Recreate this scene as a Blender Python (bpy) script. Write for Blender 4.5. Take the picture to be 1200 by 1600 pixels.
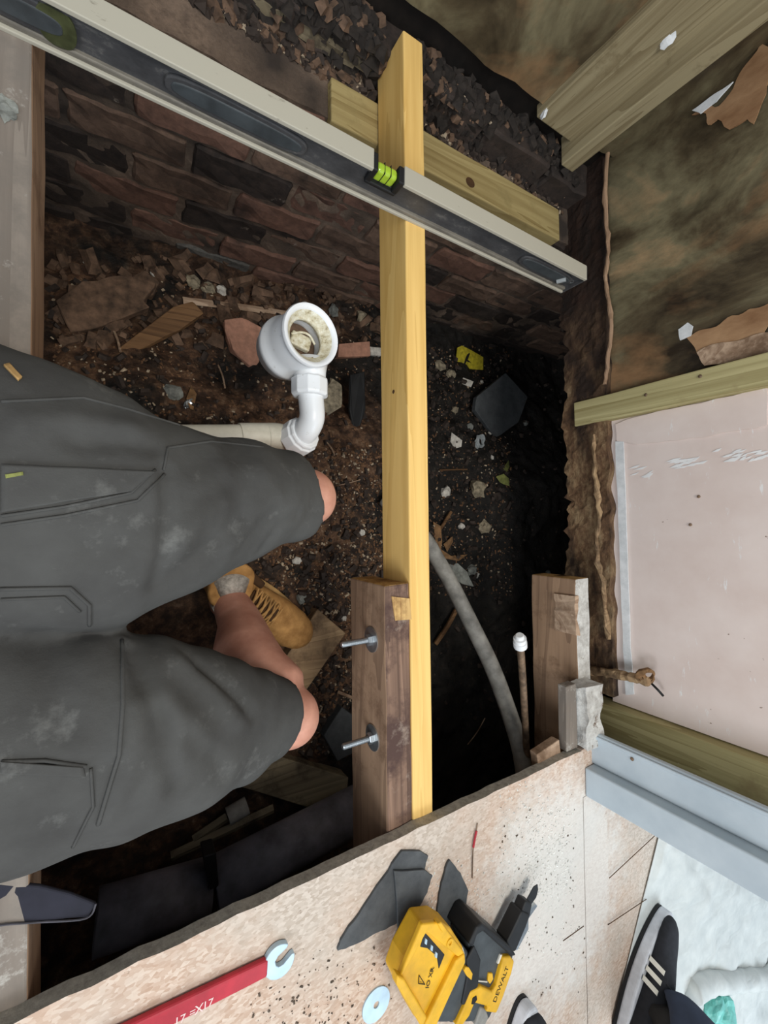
import bpy, bmesh, math, random
from mathutils import Vector, Matrix, noise
from mathutils.bvhtree import BVHTree

for o in list(bpy.data.objects): bpy.data.objects.remove(o)
S = bpy.context.scene
COL = S.collection
R = random.Random(7)

# ------------------------------------------------------------------ camera
H = 0.66                     # lens height over the joist tops (z = 0)
F = 670.0                    # focal length in pixels of the 1200 x 1600 frame
ROT = Matrix(((0.851, -0.001, -0.526), (-0.011, 1.0, -0.020), (0.526, 0.023, 0.850)))
q = ROT.to_quaternion(); q.normalize(); ROT = q.to_matrix()
cd = bpy.data.cameras.new('camera'); cam = bpy.data.objects.new('camera', cd); COL.objects.link(cam)
cd.sensor_fit = 'HORIZONTAL'; cd.sensor_width = 36; cd.lens = 36 * F / 1200; cd.clip_start = 0.02
cam.matrix_world = Matrix.Translation((0, 0, H)) @ ROT.to_4x4()
S.camera = cam

# ------------------------------------------------------------------ light
W = bpy.data.worlds.new('world'); S.world = W; W.use_nodes = True
W.node_tree.nodes['Background'].inputs[0].default_value = (0.80, 0.90, 1.0, 1)
W.node_tree.nodes['Background'].inputs[1].default_value = 0.62

def area(name, loc, aim, size, power, col):
    l = bpy.data.lights.new(name, 'AREA'); l.shape = 'RECTANGLE'; l.size, l.size_y = size
    l.energy = power; l.color = col
    o = bpy.data.objects.new(name, l); COL.objects.link(o); o.location = loc
    o.rotation_euler = (Vector(aim) - Vector(loc)).to_track_quat('-Z', 'Y').to_euler()
    return o
area('doorway_daylight', (1.5, -2.6, 2.1), (0.8, -0.6, 0.0), (1.4, 1.4), 46, (0.80, 0.91, 1.0))
area('ceiling_lamp', (0.25, -0.35, 2.3), (0.25, 0.0, 0.0), (0.8, 0.8), 30, (1.0, 0.96, 0.88))
area('side_fill', (-1.9, -1.5, 1.5), (1.0, 0.2, 0.1), (1.2, 1.2), 38, (0.92, 0.96, 1.0))  # added soft fill from the left to brighten the right wall, no known source

S.view_settings.view_transform = 'Standard'; S.view_settings.look = 'None'
S.view_settings.gamma = 1; S.view_settings.use_curve_mapping = False
S.view_settings.exposure = 0.0

# ------------------------------------------------------------------ measuring: a pixel of the photo onto a real plane of the room
CAM = Vector((0, 0, H))
def ray(px, py): return (ROT @ Vector(((px - 600) / F, -(py - 800) / F, -1))).normalized()
def at(px, py, z): d = ray(px, py); return CAM + d * ((z - H) / d.z)
def on_x(px, py, x): d = ray(px, py); return CAM + d * (x / d.x)
def on_y(px, py, y): d = ray(px, py); return CAM + d * (y / d.y)

# ------------------------------------------------------------------ objects
def link(o, parent=None):
    COL.objects.link(o)
    if parent is not None: o.parent = parent
    return o
WL = {}
def world_loc(o):
    return WL.get(o.name, Vector((0, 0, 0)))
def tag(o, label=None, cat=None, group=None, kind=None):
    if label: o['label'] = label
    if cat: o['category'] = cat
    if group: o['group'] = group
    if kind: o['kind'] = kind
    return o
def thing(name, loc, label, cat, group=None):
    o = bpy.data.objects.new(name, None); o.empty_display_size = 0.02; link(o); o.location = loc
    WL[o.name] = Vector(loc)
    return tag(o, label, cat, group)
def root(name, loc=(0, 0, 0)):
    o = bpy.data.objects.new(name, None); link(o); o.location = loc; WL[o.name] = Vector(loc); o['kind'] = 'structure'; return o
def obj(name, bm, mats, parent=None, smooth=False, bevel=0, origin=None, sub=0, seg=2):
    """bm holds world coordinates; the object's origin is its parent's origin (or its own base centre)"""
    if isinstance(bm, bpy.types.Mesh): me = bm
    else:
        bmesh.ops.recalc_face_normals(bm, faces=bm.faces)
        me = bpy.data.meshes.new(name); bm.to_mesh(me); bm.free()
    base = world_loc(parent) if parent is not None else None
    if origin is None and base is None:
        vs = [v.co for v in me.vertices]
        n = max(1, len(vs))
        origin = Vector((sum(v.x for v in vs) / n, sum(v.y for v in vs) / n, min(v.z for v in vs)))
    org = base if base is not None else Vector(origin)
    me.transform(Matrix.Translation(-org))
    if not isinstance(mats, (list, tuple)): mats = [mats]
    if len(me.materials): me.materials.clear()
    for m in mats: me.materials.append(m)
    if smooth:
        for p in me.polygons: p.use_smooth = True
    o = bpy.data.objects.new(name, me); link(o, parent)
    if base is None: o.location = org
    WL[o.name] = org.copy()
    if bevel:
        b = o.modifiers.new('bevel', 'BEVEL'); b.width = bevel; b.segments = seg; b.limit_method = 'ANGLE'; b.angle_limit = 0.6
    if sub:
        s = o.modifiers.new('sub', 'SUBSURF'); s.levels = s.render_levels = sub
    return o

def BM(): return bmesh.new()
def box(bm, x0, x1, y0, y1, z0, z1, rot=None, c=None):
    r = bmesh.ops.create_cube(bm, size=1)
    M = Matrix.Translation(((x0 + x1) / 2, (y0 + y1) / 2, (z0 + z1) / 2)) @ Matrix.Diagonal((x1 - x0, y1 - y0, z1 - z0, 1))
    bmesh.ops.transform(bm, matrix=M, verts=r['verts'])
    if rot is not None:
        bmesh.ops.rotate(bm, cent=c or ((x0 + x1) / 2, (y0 + y1) / 2, (z0 + z1) / 2), matrix=rot, verts=r['verts'])
    return r['verts']
def cuts(bm, n, axis):
    """slice long boxes across, so that they can be roughened"""
    lo = min(v.co[axis] for v in bm.verts); hi = max(v.co[axis] for v in bm.verts)
    no = [0, 0, 0]; no[axis] = 1
    for i in range(1, n):
        co = [0, 0, 0]; co[axis] = lo + (hi - lo) * i / n
        bmesh.ops.bisect_plane(bm, geom=bm.verts[:] + bm.edges[:] + bm.faces[:], plane_co=co, plane_no=no)
def rough(bm, amp, freq, seed=0):
    for v in bm.verts:
        p = v.co * freq + Vector((seed * 3.1, seed * 1.7, seed))
        v.co += noise.noise_vector(p) * amp
def ring_frames(pts, up=None):
    fr = []; n = len(pts)
    last = None
    for i in range(n):
        t = (pts[min(i + 1, n - 1)] - pts[max(i - 1, 0)]).normalized()
        u = Vector(up) if up is not None else (last if last is not None else Vector((0, 0, 1)))
        s = t.cross(u)
        if s.length < 1e-3: s = t.cross(Vector((0, 1, 0)) if abs(t.y) < .9 else Vector((1, 0, 0)))
        s.normalize(); w = s.cross(t).normalized(); last = w
        fr.append((s, w, t))
    return fr
def loft(bm, pts, rad, n=20, up=None, cap=True):
    """tube through pts; rad[i] = r or (sideways, upward)"""
    pts = [Vector(p) for p in pts]; fr = ring_frames(pts, up); rings = []
    for p, (s, w, t), r in zip(pts, fr, rad):
        a, b = (r, r) if not isinstance(r, (tuple, list)) else r
        rings.append([bm.verts.new(p + s * (a * math.cos(k * 2 * math.pi / n)) + w * (b * math.sin(k * 2 * math.pi / n))) for k in range(n)])
    for r0, r1 in zip(rings, rings[1:]):
        for k in range(n): bm.faces.new((r0[k], r0[(k + 1) % n], r1[(k + 1) % n], r1[k]))
    if cap: bm.faces.new(rings[0][::-1]); bm.faces.new(rings[-1])
    return rings
def spline(pts, m=6):
    pts = [Vector(p) for p in pts]; out = []
    P = [pts[0]] + pts + [pts[-1]]
    for i in range(1, len(P) - 2):
        for k in range(m):
            t = k / m; a, b, c, d = P[i - 1], P[i], P[i + 1], P[i + 2]
            out.append(0.5 * ((2 * b) + (c - a) * t + (2 * a - 5 * b + 4 * c - d) * t * t + (3 * b - a - 3 * c + d) * t ** 3))
    out.append(pts[-1]); return out
def tube(bm, pts, r, n=12, m=6): 
    p = spline(pts, m) if m > 1 else [Vector(x) for x in pts]
    return loft(bm, p, [r] * len(p), n)
def lathe(bm, prof, c, axis=(0, 0, 1), n=40, closed=False):
    """prof = [(r, h)] turned around axis through c"""
    ax = Vector(axis).normalized(); s = ax.orthogonal().normalized(); w = ax.cross(s); c = Vector(c); rings = []
    for r, h in prof:
        rings.append([bm.verts.new(c + ax * h + (s * math.cos(k * 2 * math.pi / n) + w * math.sin(k * 2 * math.pi / n)) * max(r, 1e-5)) for k in range(n)])
    pairs = list(zip(rings, rings[1:])) + ([(rings[-1], rings[0])] if closed else [])
    for a, b in pairs:
        for k in range(n): bm.faces.new((a[k], a[(k + 1) % n], b[(k + 1) % n], b[k]))
    if not closed: bm.faces.new(rings[0][::-1]); bm.faces.new(rings[-1])
def prism(bm, pts, t, direction=(0, 0, -1)):
    """closed outline pts (world) thickened by t along direction"""
    d = Vector(direction) * t
    a = [bm.verts.new(p) for p in pts]; b = [bm.verts.new(Vector(p) + d) for p in pts]; n = len(a)
    bm.faces.new(a); bm.faces.new(b[::-1])
    for k in range(n): bm.faces.new((a[k], b[k], b[(k + 1) % n], a[(k + 1) % n]))
def slab(bm, px, z, t): prism(bm, [at(x, y, z) for x, y in px], t)
def lump(bm, c, r, seed, squash=(1, 1, .7), sub=2, amp=.35, cut=.0):
    v = bmesh.ops.create_icosphere(bm, subdivisions=sub, radius=1)['verts']
    for a in v:
        d = a.co.normalized()
        k = 1 + amp * noise.noise(d * 1.6 + Vector((seed, seed * .7, 0))) + amp * .4 * noise.noise(d * 4 + Vector((0, seed, 0)))
        a.co = Vector((d.x * squash[0], d.y * squash[1], d.z * squash[2])) * (r * k)
    bmesh.ops.rotate(bm, cent=(0, 0, 0), matrix=Matrix.Rotation(seed * 2.3, 3, 'Z'), verts=v)
    bmesh.ops.translate(bm, vec=c, verts=v)
def fuse(bm, voxel, it=6, fac=.5):
    """one continuous skin over the overlapping volumes in bm"""
    bmesh.ops.recalc_face_normals(bm, faces=bm.faces)
    me = bpy.data.meshes.new('fuse'); bm.to_mesh(me); bm.free()
    o = bpy.data.objects.new('fuse', me); COL.objects.link(o)
    r = o.modifiers.new('r', 'REMESH'); r.mode = 'VOXEL'; r.voxel_size = voxel
    s = o.modifiers.new('s', 'SMOOTH'); s.iterations = it; s.factor = fac
    dg = bpy.context.evaluated_depsgraph_get(); dg.update()
    out = bpy.data.meshes.new_from_object(o.evaluated_get(dg))
    bpy.data.objects.remove(o)
    b = bmesh.new(); b.from_mesh(out); bpy.data.meshes.remove(out); b.normal_update()
    return b

# ------------------------------------------------------------------ materials
def lin(c):
    def f(v):
        v /= 255
        return v / 12.92 if v <= .04045 else ((v + .055) / 1.055) ** 2.4
    return (f(c[0]), f(c[1]), f(c[2]), 1)
class Mat:
    def __init__(s, name, rough=.7, metal=0, spec=.4):
        s.m = bpy.data.materials.new(name); s.m.use_nodes = True; s.t = s.m.node_tree; s.n = s.t.nodes
        s.b = s.n['Principled BSDF']; s.b.inputs['Roughness'].default_value = rough; s.b.inputs['Metallic'].default_value = metal
        s.b.inputs['Specular IOR Level'].default_value = spec
    def node(s, kind, **kw):
        n = s.n.new(kind)
        for k, v in kw.items():
            if k.startswith('i_'): n.inputs[int(k[2:]) if k[2:].isdigit() else k[2:]].default_value = v
            else: setattr(n, k, v)
        return n
    def coord(s, scale=(1, 1, 1), world=False, loc=(0, 0, 0)):
        if world: out = s.node('ShaderNodeNewGeometry').outputs['Position']
        else: out = s.node('ShaderNodeTexCoord').outputs['Object']
        mp = s.node('ShaderNodeMapping'); mp.inputs['Scale'].default_value = scale; mp.inputs['Location'].default_value = loc
        s.t.links.new(out, mp.inputs['Vector']); return mp.outputs[0]
    def noise(s, vec, scale, detail=4, rough=.6, dist=0):
        n = s.node('ShaderNodeTexNoise'); n.inputs['Scale'].default_value = scale; n.inputs['Detail'].default_value = detail
        n.inputs['Roughness'].default_value = rough; n.inputs['Distortion'].default_value = dist
        s.t.links.new(vec, n.inputs['Vector']); return n.outputs['Fac']
    def voro(s, vec, scale, feature='F1', out='Distance'):
        n = s.node('ShaderNodeTexVoronoi'); n.feature = feature; n.inputs['Scale'].default_value = scale
        s.t.links.new(vec, n.inputs['Vector']); return n.outputs[out]
    def ramp(s, fac, stops):
        stops = sorted(stops, key=lambda q: q[0])
        n = s.node('ShaderNodeValToRGB'); e = n.color_ramp.elements
        while len(e) < len(stops): e.new(.5)
        for k, (p, c) in enumerate(stops): e[k].position = p; e[k].color = c if len(c) == 4 else lin(c)
        s.t.links.new(fac, n.inputs[0]); return n.outputs[0]
    def mask(s, fac, a, b):
        return s.ramp(fac, [(a, (0, 0, 0, 1)), (b, (1, 1, 1, 1))])
    def mix(s, fac, a, b):
        n = s.node('ShaderNodeMix'); n.data_type = 'RGBA'
        for sock, v in ((n.inputs[0], fac), (n.inputs[6], a), (n.inputs[7], b)):
            if isinstance(v, bpy.types.NodeSocket): s.t.links.new(v, sock)
            elif isinstance(v, (int, float)): sock.default_value = v
            else: sock.default_value = v if len(v) == 4 else lin(v)
        return n.outputs[2]
    def math(s, op, a, b=0.0):
        n = s.node('ShaderNodeMath'); n.operation = op
        for k, v in ((0, a), (1, b)):
            if isinstance(v, bpy.types.NodeSocket): s.t.links.new(v, n.inputs[k])
            else: n.inputs[k].default_value = v
        return n.outputs[0]
    def col(s, c):
        i = s.b.inputs['Base Color']
        if isinstance(c, bpy.types.NodeSocket): s.t.links.new(c, i)
        else: i.default_value = lin(c)
        return s
    def rgh(s, v): s.t.links.new(v, s.b.inputs['Roughness']); return s
    def bump(s, h, strength=.4, dist=.003):
        n = s.node('ShaderNodeBump'); n.inputs['Strength'].default_value = strength; n.inputs['Distance'].default_value = dist
        s.t.links.new(h, n.inputs['Height']); s.t.links.new(n.outputs[0], s.b.inputs['Normal']); return s
    def near(s, centre, radius):
        """1 at a spot of the room, 0 beyond radius: a stain with a place of its own"""
        g = s.node('ShaderNodeNewGeometry').outputs['Position']
        d = s.node('ShaderNodeVectorMath'); d.operation = 'DISTANCE'; d.inputs[1].default_value = centre
        s.t.links.new(g, d.inputs[0])
        return s.math('SUBTRACT', 1.0, s.math('DIVIDE', d.outputs['Value'], radius))

def plain(name, c, rough=.6, metal=0, spec=.4, var=.25, scale=30, bump=.15):
    m = Mat(name, rough, metal, spec); v = m.coord()
    n = m.noise(v, scale, 5)
    d = tuple(x * (1 - var) for x in c); l = tuple(min(255, x * (1 + var * .5)) for x in c)
    m.col(m.ramp(n, [(.3, d), (.7, l)]))
    if bump: m.bump(n, bump, .002)
    return m.m
def wood(name, light, dark, axis, stain=None, amount=.5, rough=.75, freq=55, knots=True, paint=None, pamount=.6, bump=.35, soft=.05):
    m = Mat(name, rough, 0, .25)
    sc = [freq, freq, freq]; sc[axis] = 1.6
    v = m.coord(tuple(sc)); g = m.noise(v, 1, 6, .65, .6)
    sc2 = [9, 9, 9]; sc2[axis] = .5
    v2 = m.coord(tuple(sc2)); wide = m.noise(v2, 1.2, 3, .5, 1.2)
    rings = m.math('FRACT', m.math('MULTIPLY', wide, 7.0))
    c = m.ramp(m.math('ADD', m.math('MULTIPLY', g, .75), m.math('MULTIPLY', rings, .25)), [(.28, dark), (.62, light)])
    if knots:
        ks = [5, 5, 5]; ks[axis] = 2.2
        kd = m.voro(m.coord(tuple(ks), loc=(.3, .7, .1)), 1.1)
        c = m.mix(m.mask(kd, .13, .05), c, tuple(x * .45 for x in dark))
    if stain:
        nz = m.noise(m.coord((1, 1, 1), world=True), 9, 6, .7)
        c = m.mix(m.mask(nz, .62 - amount * .35, .75 - amount * .3), c, stain)
    if paint:
        nz = m.noise(m.coord((1, 1, 1), world=True, loc=(3, 1, 2)), 14, 8, .75)
        c = m.mix(m.mask(nz, .72 - pamount * .3, .72 + soft - pamount * .3), c, paint)
    m.col(c); m.bump(g, bump, .002); return m.m

M = {}
M['new_wood'] = wood('fresh_yellow_pine', (238, 198, 122), (218, 174, 98), 1, freq=34, rough=.6, bump=.12, knots=False)
M['treated'] = wood('green_treated_pine', (176, 158, 110), (136, 116, 72), 0, stain=(150, 134, 90), amount=.1, freq=36)
M['treated_z'] = wood('green_treated_stud', (188, 178, 132), (146, 134, 90), 2, stain=(158, 144, 104), amount=.1, paint=(206, 200, 180), pamount=.15)
M['treated_damp'] = wood('damp_treated_stud', (158, 146, 116), (122, 108, 80), 2, stain=(112, 98, 72), amount=.15)
M['old_side'] = wood('old_brown_joist_side', (166, 136, 110), (130, 104, 84), 1, stain=(118, 92, 72), amount=.25, freq=26)
M['old_top'] = wood('old_joist_top', (142, 114, 96), (84, 64, 54), 1, stain=(80, 60, 54), amount=.5, paint=(168, 152, 138), pamount=.5, soft=.22)
M['left_joist'] = wood('dusty_joist', (140, 130, 120), (108, 98, 90), 1, stain=(122, 114, 106), amount=.5, paint=(184, 180, 172), pamount=.5, soft=.12, freq=30, knots=False)
M['end_grain'] = wood('end_grain', (206, 170, 112), (150, 108, 62), 1, freq=90, stain=(120, 86, 52), amount=.3)
M['offcut'] = wood('dirty_offcut', (172, 144, 110), (128, 102, 76), 0, stain=(104, 84, 64), amount=.35, freq=22)
M['dark_plank'] = wood('dark_plank', (140, 128, 104), (96, 86, 70), 0, stain=(80, 72, 60), amount=.4, freq=30)
M['lath'] = wood('pale_lath', (190, 164, 140), (140, 112, 90), 0, stain=(120, 96, 76), amount=.4)
M['stick'] = wood('brown_twig', (128, 96, 66), (70, 48, 32), 0)
def build_mats():
    # soil
    m = Mat('soil_shaded_right', .62, 0, .35); v = m.coord(world=True)
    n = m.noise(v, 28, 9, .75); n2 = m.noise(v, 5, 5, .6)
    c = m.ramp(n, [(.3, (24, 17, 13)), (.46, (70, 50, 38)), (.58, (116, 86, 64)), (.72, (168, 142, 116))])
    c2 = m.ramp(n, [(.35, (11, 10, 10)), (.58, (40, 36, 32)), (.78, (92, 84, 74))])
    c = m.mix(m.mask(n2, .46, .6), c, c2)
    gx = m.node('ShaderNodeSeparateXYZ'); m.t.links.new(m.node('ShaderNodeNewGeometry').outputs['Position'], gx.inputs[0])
    c = m.mix(m.mask(m.math('ADD', gx.outputs[0], m.math('MULTIPLY', n2, .35)), .78, .98), c, c2)  # shade of the right bay painted into the soil, blacker towards the right
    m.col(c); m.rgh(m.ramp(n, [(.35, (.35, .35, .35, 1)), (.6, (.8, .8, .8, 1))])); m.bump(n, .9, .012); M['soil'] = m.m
    # bricks
    for k, (a, b) in {'brick_red': ((140, 104, 88), (96, 72, 62)), 'brick_brown': ((130, 104, 88), (84, 68, 58)), 'brick_grey': ((126, 122, 116), (76, 74, 70)), 'brick_soot': ((70, 58, 52), (36, 32, 30))}.items():
        m = Mat(k, .85); v = m.coord(world=True); n = m.noise(v, 45, 8, .75); p = m.noise(v, 7, 5, .6)
        c = m.ramp(n, [(.3, b), (.7, a)])
        c = m.mix(m.mask(p, .52, .74), c, (44, 38, 35)); p2 = m.noise(m.coord(world=True, loc=(4, 2, 7)), 13, 6, .7)
        c = m.mix(m.mask(p2, .66, .74), c, (150, 138, 126))
        m.col(c); m.bump(n, .6, .004); M[k] = m.m
    m = Mat('old_mortar', .95); v = m.coord(world=True); n = m.noise(v, 40, 8, .75)
    m.col(m.mix(m.mask(m.noise(v, 5, 4), .42, .62), m.ramp(n, [(.3, (92, 78, 68)), (.7, (156, 134, 116))]), (60, 52, 47))); m.bump(n, .8, .006); M['mortar'] = m.m
    # damp boarding of the walls
    m = Mat('damp_stained_board', .45, 0, .45); v = m.coord((1, 1, .55), world=True)
    a = m.noise(v, 4.2, 7, .62, .8); b = m.noise(m.coord((1, 1, .6), world=True, loc=(5, 3, 1)), 3.1, 6, .6, .5); f = m.noise(v, 60, 5)
    c = m.ramp(a, [(.34, (44, 35, 25)), (.44, (86, 75, 56)), (.55, (124, 116, 90)), (.68, (168, 142, 108))])
    c = m.mix(m.math('MULTIPLY', m.mask(b, .52, .64), .85), c, (146, 112, 80)); c = m.mix(m.mask(b, .40, .28), c, (48, 40, 29))
    c = m.mix(m.math('MULTIPLY', m.mask(f, .45, .75), .25), c, (30, 26, 20))
    m.col(c); m.bump(m.math('ADD', a, m.math('MULTIPLY', f, .3)), .35, .01); M['damp'] = m.m
    m = Mat('peeled_tan_board', .7); v = m.coord((1, 1, .5), world=True); n = m.noise(v, 16, 6, .65)
    m.col(m.ramp(n, [(.3, (128, 92, 62)), (.7, (178, 142, 106))])); m.bump(n, .3, .004); M['tan'] = m.m
    # rotten base
    m = Mat('rotten_timber', .8); v = m.coord((1, .45, 1), world=True); n = m.noise(v, 26, 9, .78); p = m.noise(v, 8, 5, .6)
    c = m.ramp(n, [(.3, (34, 24, 18)), (.48, (108, 80, 56)), (.6, (150, 124, 92)), (.75, (196, 180, 150))])
    c = m.mix(m.mask(p, .5, .62), c, (42, 28, 20))
    gy = m.node('ShaderNodeSeparateXYZ'); m.t.links.new(m.node('ShaderNodeNewGeometry').outputs['Position'], gy.inputs[0])
    c = m.mix(m.mask(gy.outputs[1], .3, .62), c, m.ramp(n, [(.35, (20, 13, 10)), (.7, (62, 40, 28))]))
    m.col(c); m.bump(n, 1, .012); M['rotten'] = m.m
    # pink plasterboard
    m = Mat('pink_plasterboard', .8); v = m.coord(world=True); n = m.noise(v, 5, 5, .6); f = m.noise(v, 120, 3)
    c = m.ramp(n, [(.3, (216, 198, 190)), (.7, (232, 219, 213))])
    sm = m.noise(m.coord((1, 3, 14), world=True), 4, 6, .7)
    c = m.mix(m.math('MULTIPLY', m.mask(sm, .63, .69), .8), c, (236, 236, 236))
    sp = m.noise(m.coord(world=True, loc=(7, 0, 2)), 55, 3)
    c = m.mix(m.mask(sp, .73, .77), c, (120, 92, 74))
    m.col(c); m.bump(f, .08, .001); M['pink'] = m.m
    m = Mat('white_filler', .8); n = m.noise(m.coord(world=True), 30, 6, .7); m.col(m.ramp(n, [(.3, (200, 204, 206)), (.7, (236, 238, 240))])); m.bump(n, .3, .003); M['filler'] = m.m
    # painted casing
    m = Mat('blue_grey_gloss_paint', .38, 0, .45); n = m.noise(m.coord(world=True), 9, 5, .6); c = m.ramp(n, [(.3, (176, 190, 200)), (.7, (196, 208, 216))])
    d = m.noise(m.coord((1, 1, .2), world=True), 22, 6, .7); c = m.mix(m.mask(d, .68, .76), c, (138, 148, 154)); m.col(c); m.bump(n, .1, .003); M['paint'] = m.m
    m = Mat('peeling_white_paint', .7); n = m.noise(m.coord(world=True), 38, 8, .75); p = m.noise(m.coord(world=True), 16, 6, .7)
    c = m.ramp(n, [(.3, (160, 156, 150)), (.65, (226, 226, 222))]); c = m.mix(m.mask(p, .58, .64), c, (110, 88, 70)); m.col(c); m.bump(n, .7, .006); M['peel'] = m.m
    # chipboard
    m = Mat('chipboard', .85, 0, .2); v = m.coord(world=True)
    v1 = m.voro(m.coord((1, 1.9, 1), world=True), 150, out='Color'); n = m.noise(v, 60, 6, .7); w = m.noise(v, 4.5, 5, .6)
    sx = m.node('ShaderNodeSeparateColor'); m.t.links.new(v1, sx.inputs[0])
    c = m.ramp(sx.outputs[0], [(0, (182, 154, 134)), (.5, (198, 174, 156)), (1, (212, 194, 178))])
    c = m.mix(m.mask(w, .42, .62), c, m.ramp(sx.outputs[1], [(0, (178, 164, 150)), (1, (206, 194, 182))]))
    c = m.mix(m.mask(n, .66, .74), c, (236, 228, 218)); c = m.mix(m.mask(n, .33, .27), c, (112, 92, 76))
    du = m.math('MULTIPLY', m.mask(m.math('ADD', m.near((.86, -.84, .02), .34), m.math('MULTIPLY', m.noise(v, 30, 9, .8), 1.1)), .66, 1.35), .6)
    c = m.mix(du, c, (224, 224, 220))
    m.col(c); m.bump(m.math('ADD', sx.outputs[0], n), .25, .002); M['chip'] = m.m
    m = Mat('chipboard_edge', .95); n = m.noise(m.coord((1, 1, 1), world=True), 70, 8, .75); m.col(m.ramp(n, [(.3, (132, 128, 118)), (.7, (196, 190, 178))])); m.bump(n, .8, .004); M['chip_edge'] = m.m
    # shorts
    m = Mat('charcoal_work_cloth', .95, 0, .15); v = m.coord(world=True); n = m.noise(v, 6, 5, .6); f = m.noise(v, 500, 2)
    c = m.ramp(n, [(.3, (62, 61, 60)), (.7, (84, 84, 82))])
    du = m.noise(m.coord(world=True, loc=(1, 2, 3)), 17, 6, .7); c = m.mix(m.math('MULTIPLY', m.mask(du, .58, .8), .35), c, (150, 150, 146))
    st = m.noise(m.coord(world=True, loc=(9, 2, 3)), 30, 4, .6); c = m.mix(m.mask(st, .78, .81), c, (190, 190, 186))
    m.col(c); m.bump(m.math('ADD', m.math('MULTIPLY', n, 2.5), m.math('MULTIPLY', f, .12)), .35, .006); M['shorts'] = m.m
    m = Mat('skin', .5, 0, .35); n = m.noise(m.coord(world=True), 22, 5, .6); m.col(m.ramp(n, [(.3, (190, 132, 112)), (.7, (220, 164, 142))])); m.bump(m.noise(m.coord(world=True), 160, 3), .12, .001)
    m.b.inputs['Subsurface Weight'].default_value = .12; m.b.inputs['Subsurface Radius'].default_value = (.02, .008, .005); M['skin'] = m.m
    m = Mat('tan_nubuck', .85); n = m.noise(m.coord(world=True), 32, 6, .65); m.col(m.ramp(n, [(.3, (140, 98, 52)), (.7, (196, 148, 88))])); m.bump(n, .3, .003); M['boot'] = m.m
    m = Mat('yellowed_white_plastic', .32, 0, .5); v = m.coord(world=True); n = m.noise(v, 60, 7, .75); m.col(m.mix(m.mask(n, .62, .72), (232, 234, 236), (176, 170, 158))); M['white_plastic'] = m.m
    m = Mat('scummy_white_plastic', .45, 0, .4); n = m.noise(m.coord(world=True), 90, 8, .75); m.col(m.ramp(n, [(.3, (92, 74, 40)), (.45, (196, 186, 156)), (.65, (228, 226, 212))])); M['scum'] = m.m
    m = Mat('cream_pipe', .4, 0, .4); n = m.noise(m.coord(world=True), 40, 5); m.col(m.ramp(n, [(.3, (196, 190, 172)), (.7, (218, 212, 196))])); M['cream'] = m.m
    # level
    m = Mat('scuffed_cream_enamel', .5, 0, .4); n = m.noise(m.coord((.4, 1, 1), world=True), 60, 7, .7); m.col(m.mix(m.mask(n, .64, .72), (178, 173, 158), (128, 122, 108))); M['level_cream'] = m.m
    m = Mat('scuffed_dark_web', .5, .2, .4); n = m.noise(m.coord((.5, 1, 1), world=True), 34, 8, .75); m.col(m.ramp(n, [(.3, (58, 58, 60)), (.58, (82, 82, 84)), (.72, (130, 128, 124))])); M['level_dark'] = m.m
    m = Mat('grimy_grey_rib', .5, .1, .4); n = m.noise(m.coord((.5, 1, 1), world=True), 34, 8, .75); m.col(m.ramp(n, [(.3, (96, 92, 86)), (.7, (138, 132, 120))])); M['level_grey'] = m.m
    m = Mat('dust_sheet_cotton', .95, 0, .1); n = m.noise(m.coord(world=True), 14, 6, .65); m.col(m.ramp(n, [(.3, (190, 194, 192)), (.7, (214, 216, 212))])); w = m.noise(m.coord((1, 2.2, 1), world=True), 4.5, 2, .4, .8); m.bump(m.math('ABSOLUTE', m.math('SUBTRACT', w, .5)), .5, .03); M['sheet'] = m.m
    m = Mat('slate', .7); n = m.noise(m.coord(world=True), 25, 7, .7); m.col(m.ramp(n, [(.3, (58, 61, 64)), (.7, (84, 87, 89))])); m.bump(n, .35, .003); M['slate'] = m.m
    m = Mat('green_vial', .12, 0, .5); m.col((196, 232, 70)); m.b.inputs['Transmission Weight'].default_value = .35; M['vial'] = m.m
    m = Mat('clear_plastic', .15, 0, .5); m.col((200, 206, 208)); m.b.inputs['Transmission Weight'].default_value = .5; M['clear'] = m.m
build_mats()
M['moss'] = plain('murky_green_vial_cover', (74, 78, 52), .4, var=.3, scale=40)
M['grit'] = plain('grit', (96, 84, 72), .9, var=.4, scale=90)
M['dust'] = plain('pale_dust', (232, 230, 222), .9, var=.25, scale=90)
M['piping'] = plain('grey_piping', (76, 74, 80), .9)
M['smear'] = plain('white_plaster_smear', (238, 238, 238), .8, var=.04, bump=0)
M['soot_bit'] = plain('soot_bit', (44, 38, 34), .9, var=.4, scale=60)
M['felt'] = plain('black_damp_felt', (26, 21, 18), .6, var=.5, scale=18, bump=.7)
M['black_rubber'] = plain('black_rubber', (28, 29, 31), .55)
M['tool_yellow'] = plain('tool_yellow_plastic', (224, 172, 34), .45, var=.1)
M['tool_dark'] = plain('tool_dark_plastic', (66, 71, 74), .5, var=.2)
M['steel'] = plain('zinc_steel', (196, 202, 206), .32, .9, var=.15)
M['dull_steel'] = plain('bright_zinc_disc', (182, 206, 222), .4, .3, var=.08, bump=.05)
M['red'] = plain('red_handle_coating', (176, 40, 54), .5, var=.12)
M['ink'] = plain('black_print', (26, 22, 18), .7, var=0, bump=0)
M['pale_print'] = plain('pale_print', (226, 200, 196), .7, var=0, bump=0)
M['yellow_card'] = plain('yellow_card', (190, 174, 48), .6, var=.25, scale=70)
M['white_bit'] = plain('plaster_white', (206, 200, 190), .85, var=.2, scale=60)
M['stone'] = plain('dirty_stone', (150, 138, 116), .9, var=.4, scale=60, bump=.6)
M['stone_grey'] = plain('grey_stone', (132, 134, 128), .85, var=.3, scale=50, bump=.5)
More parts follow.
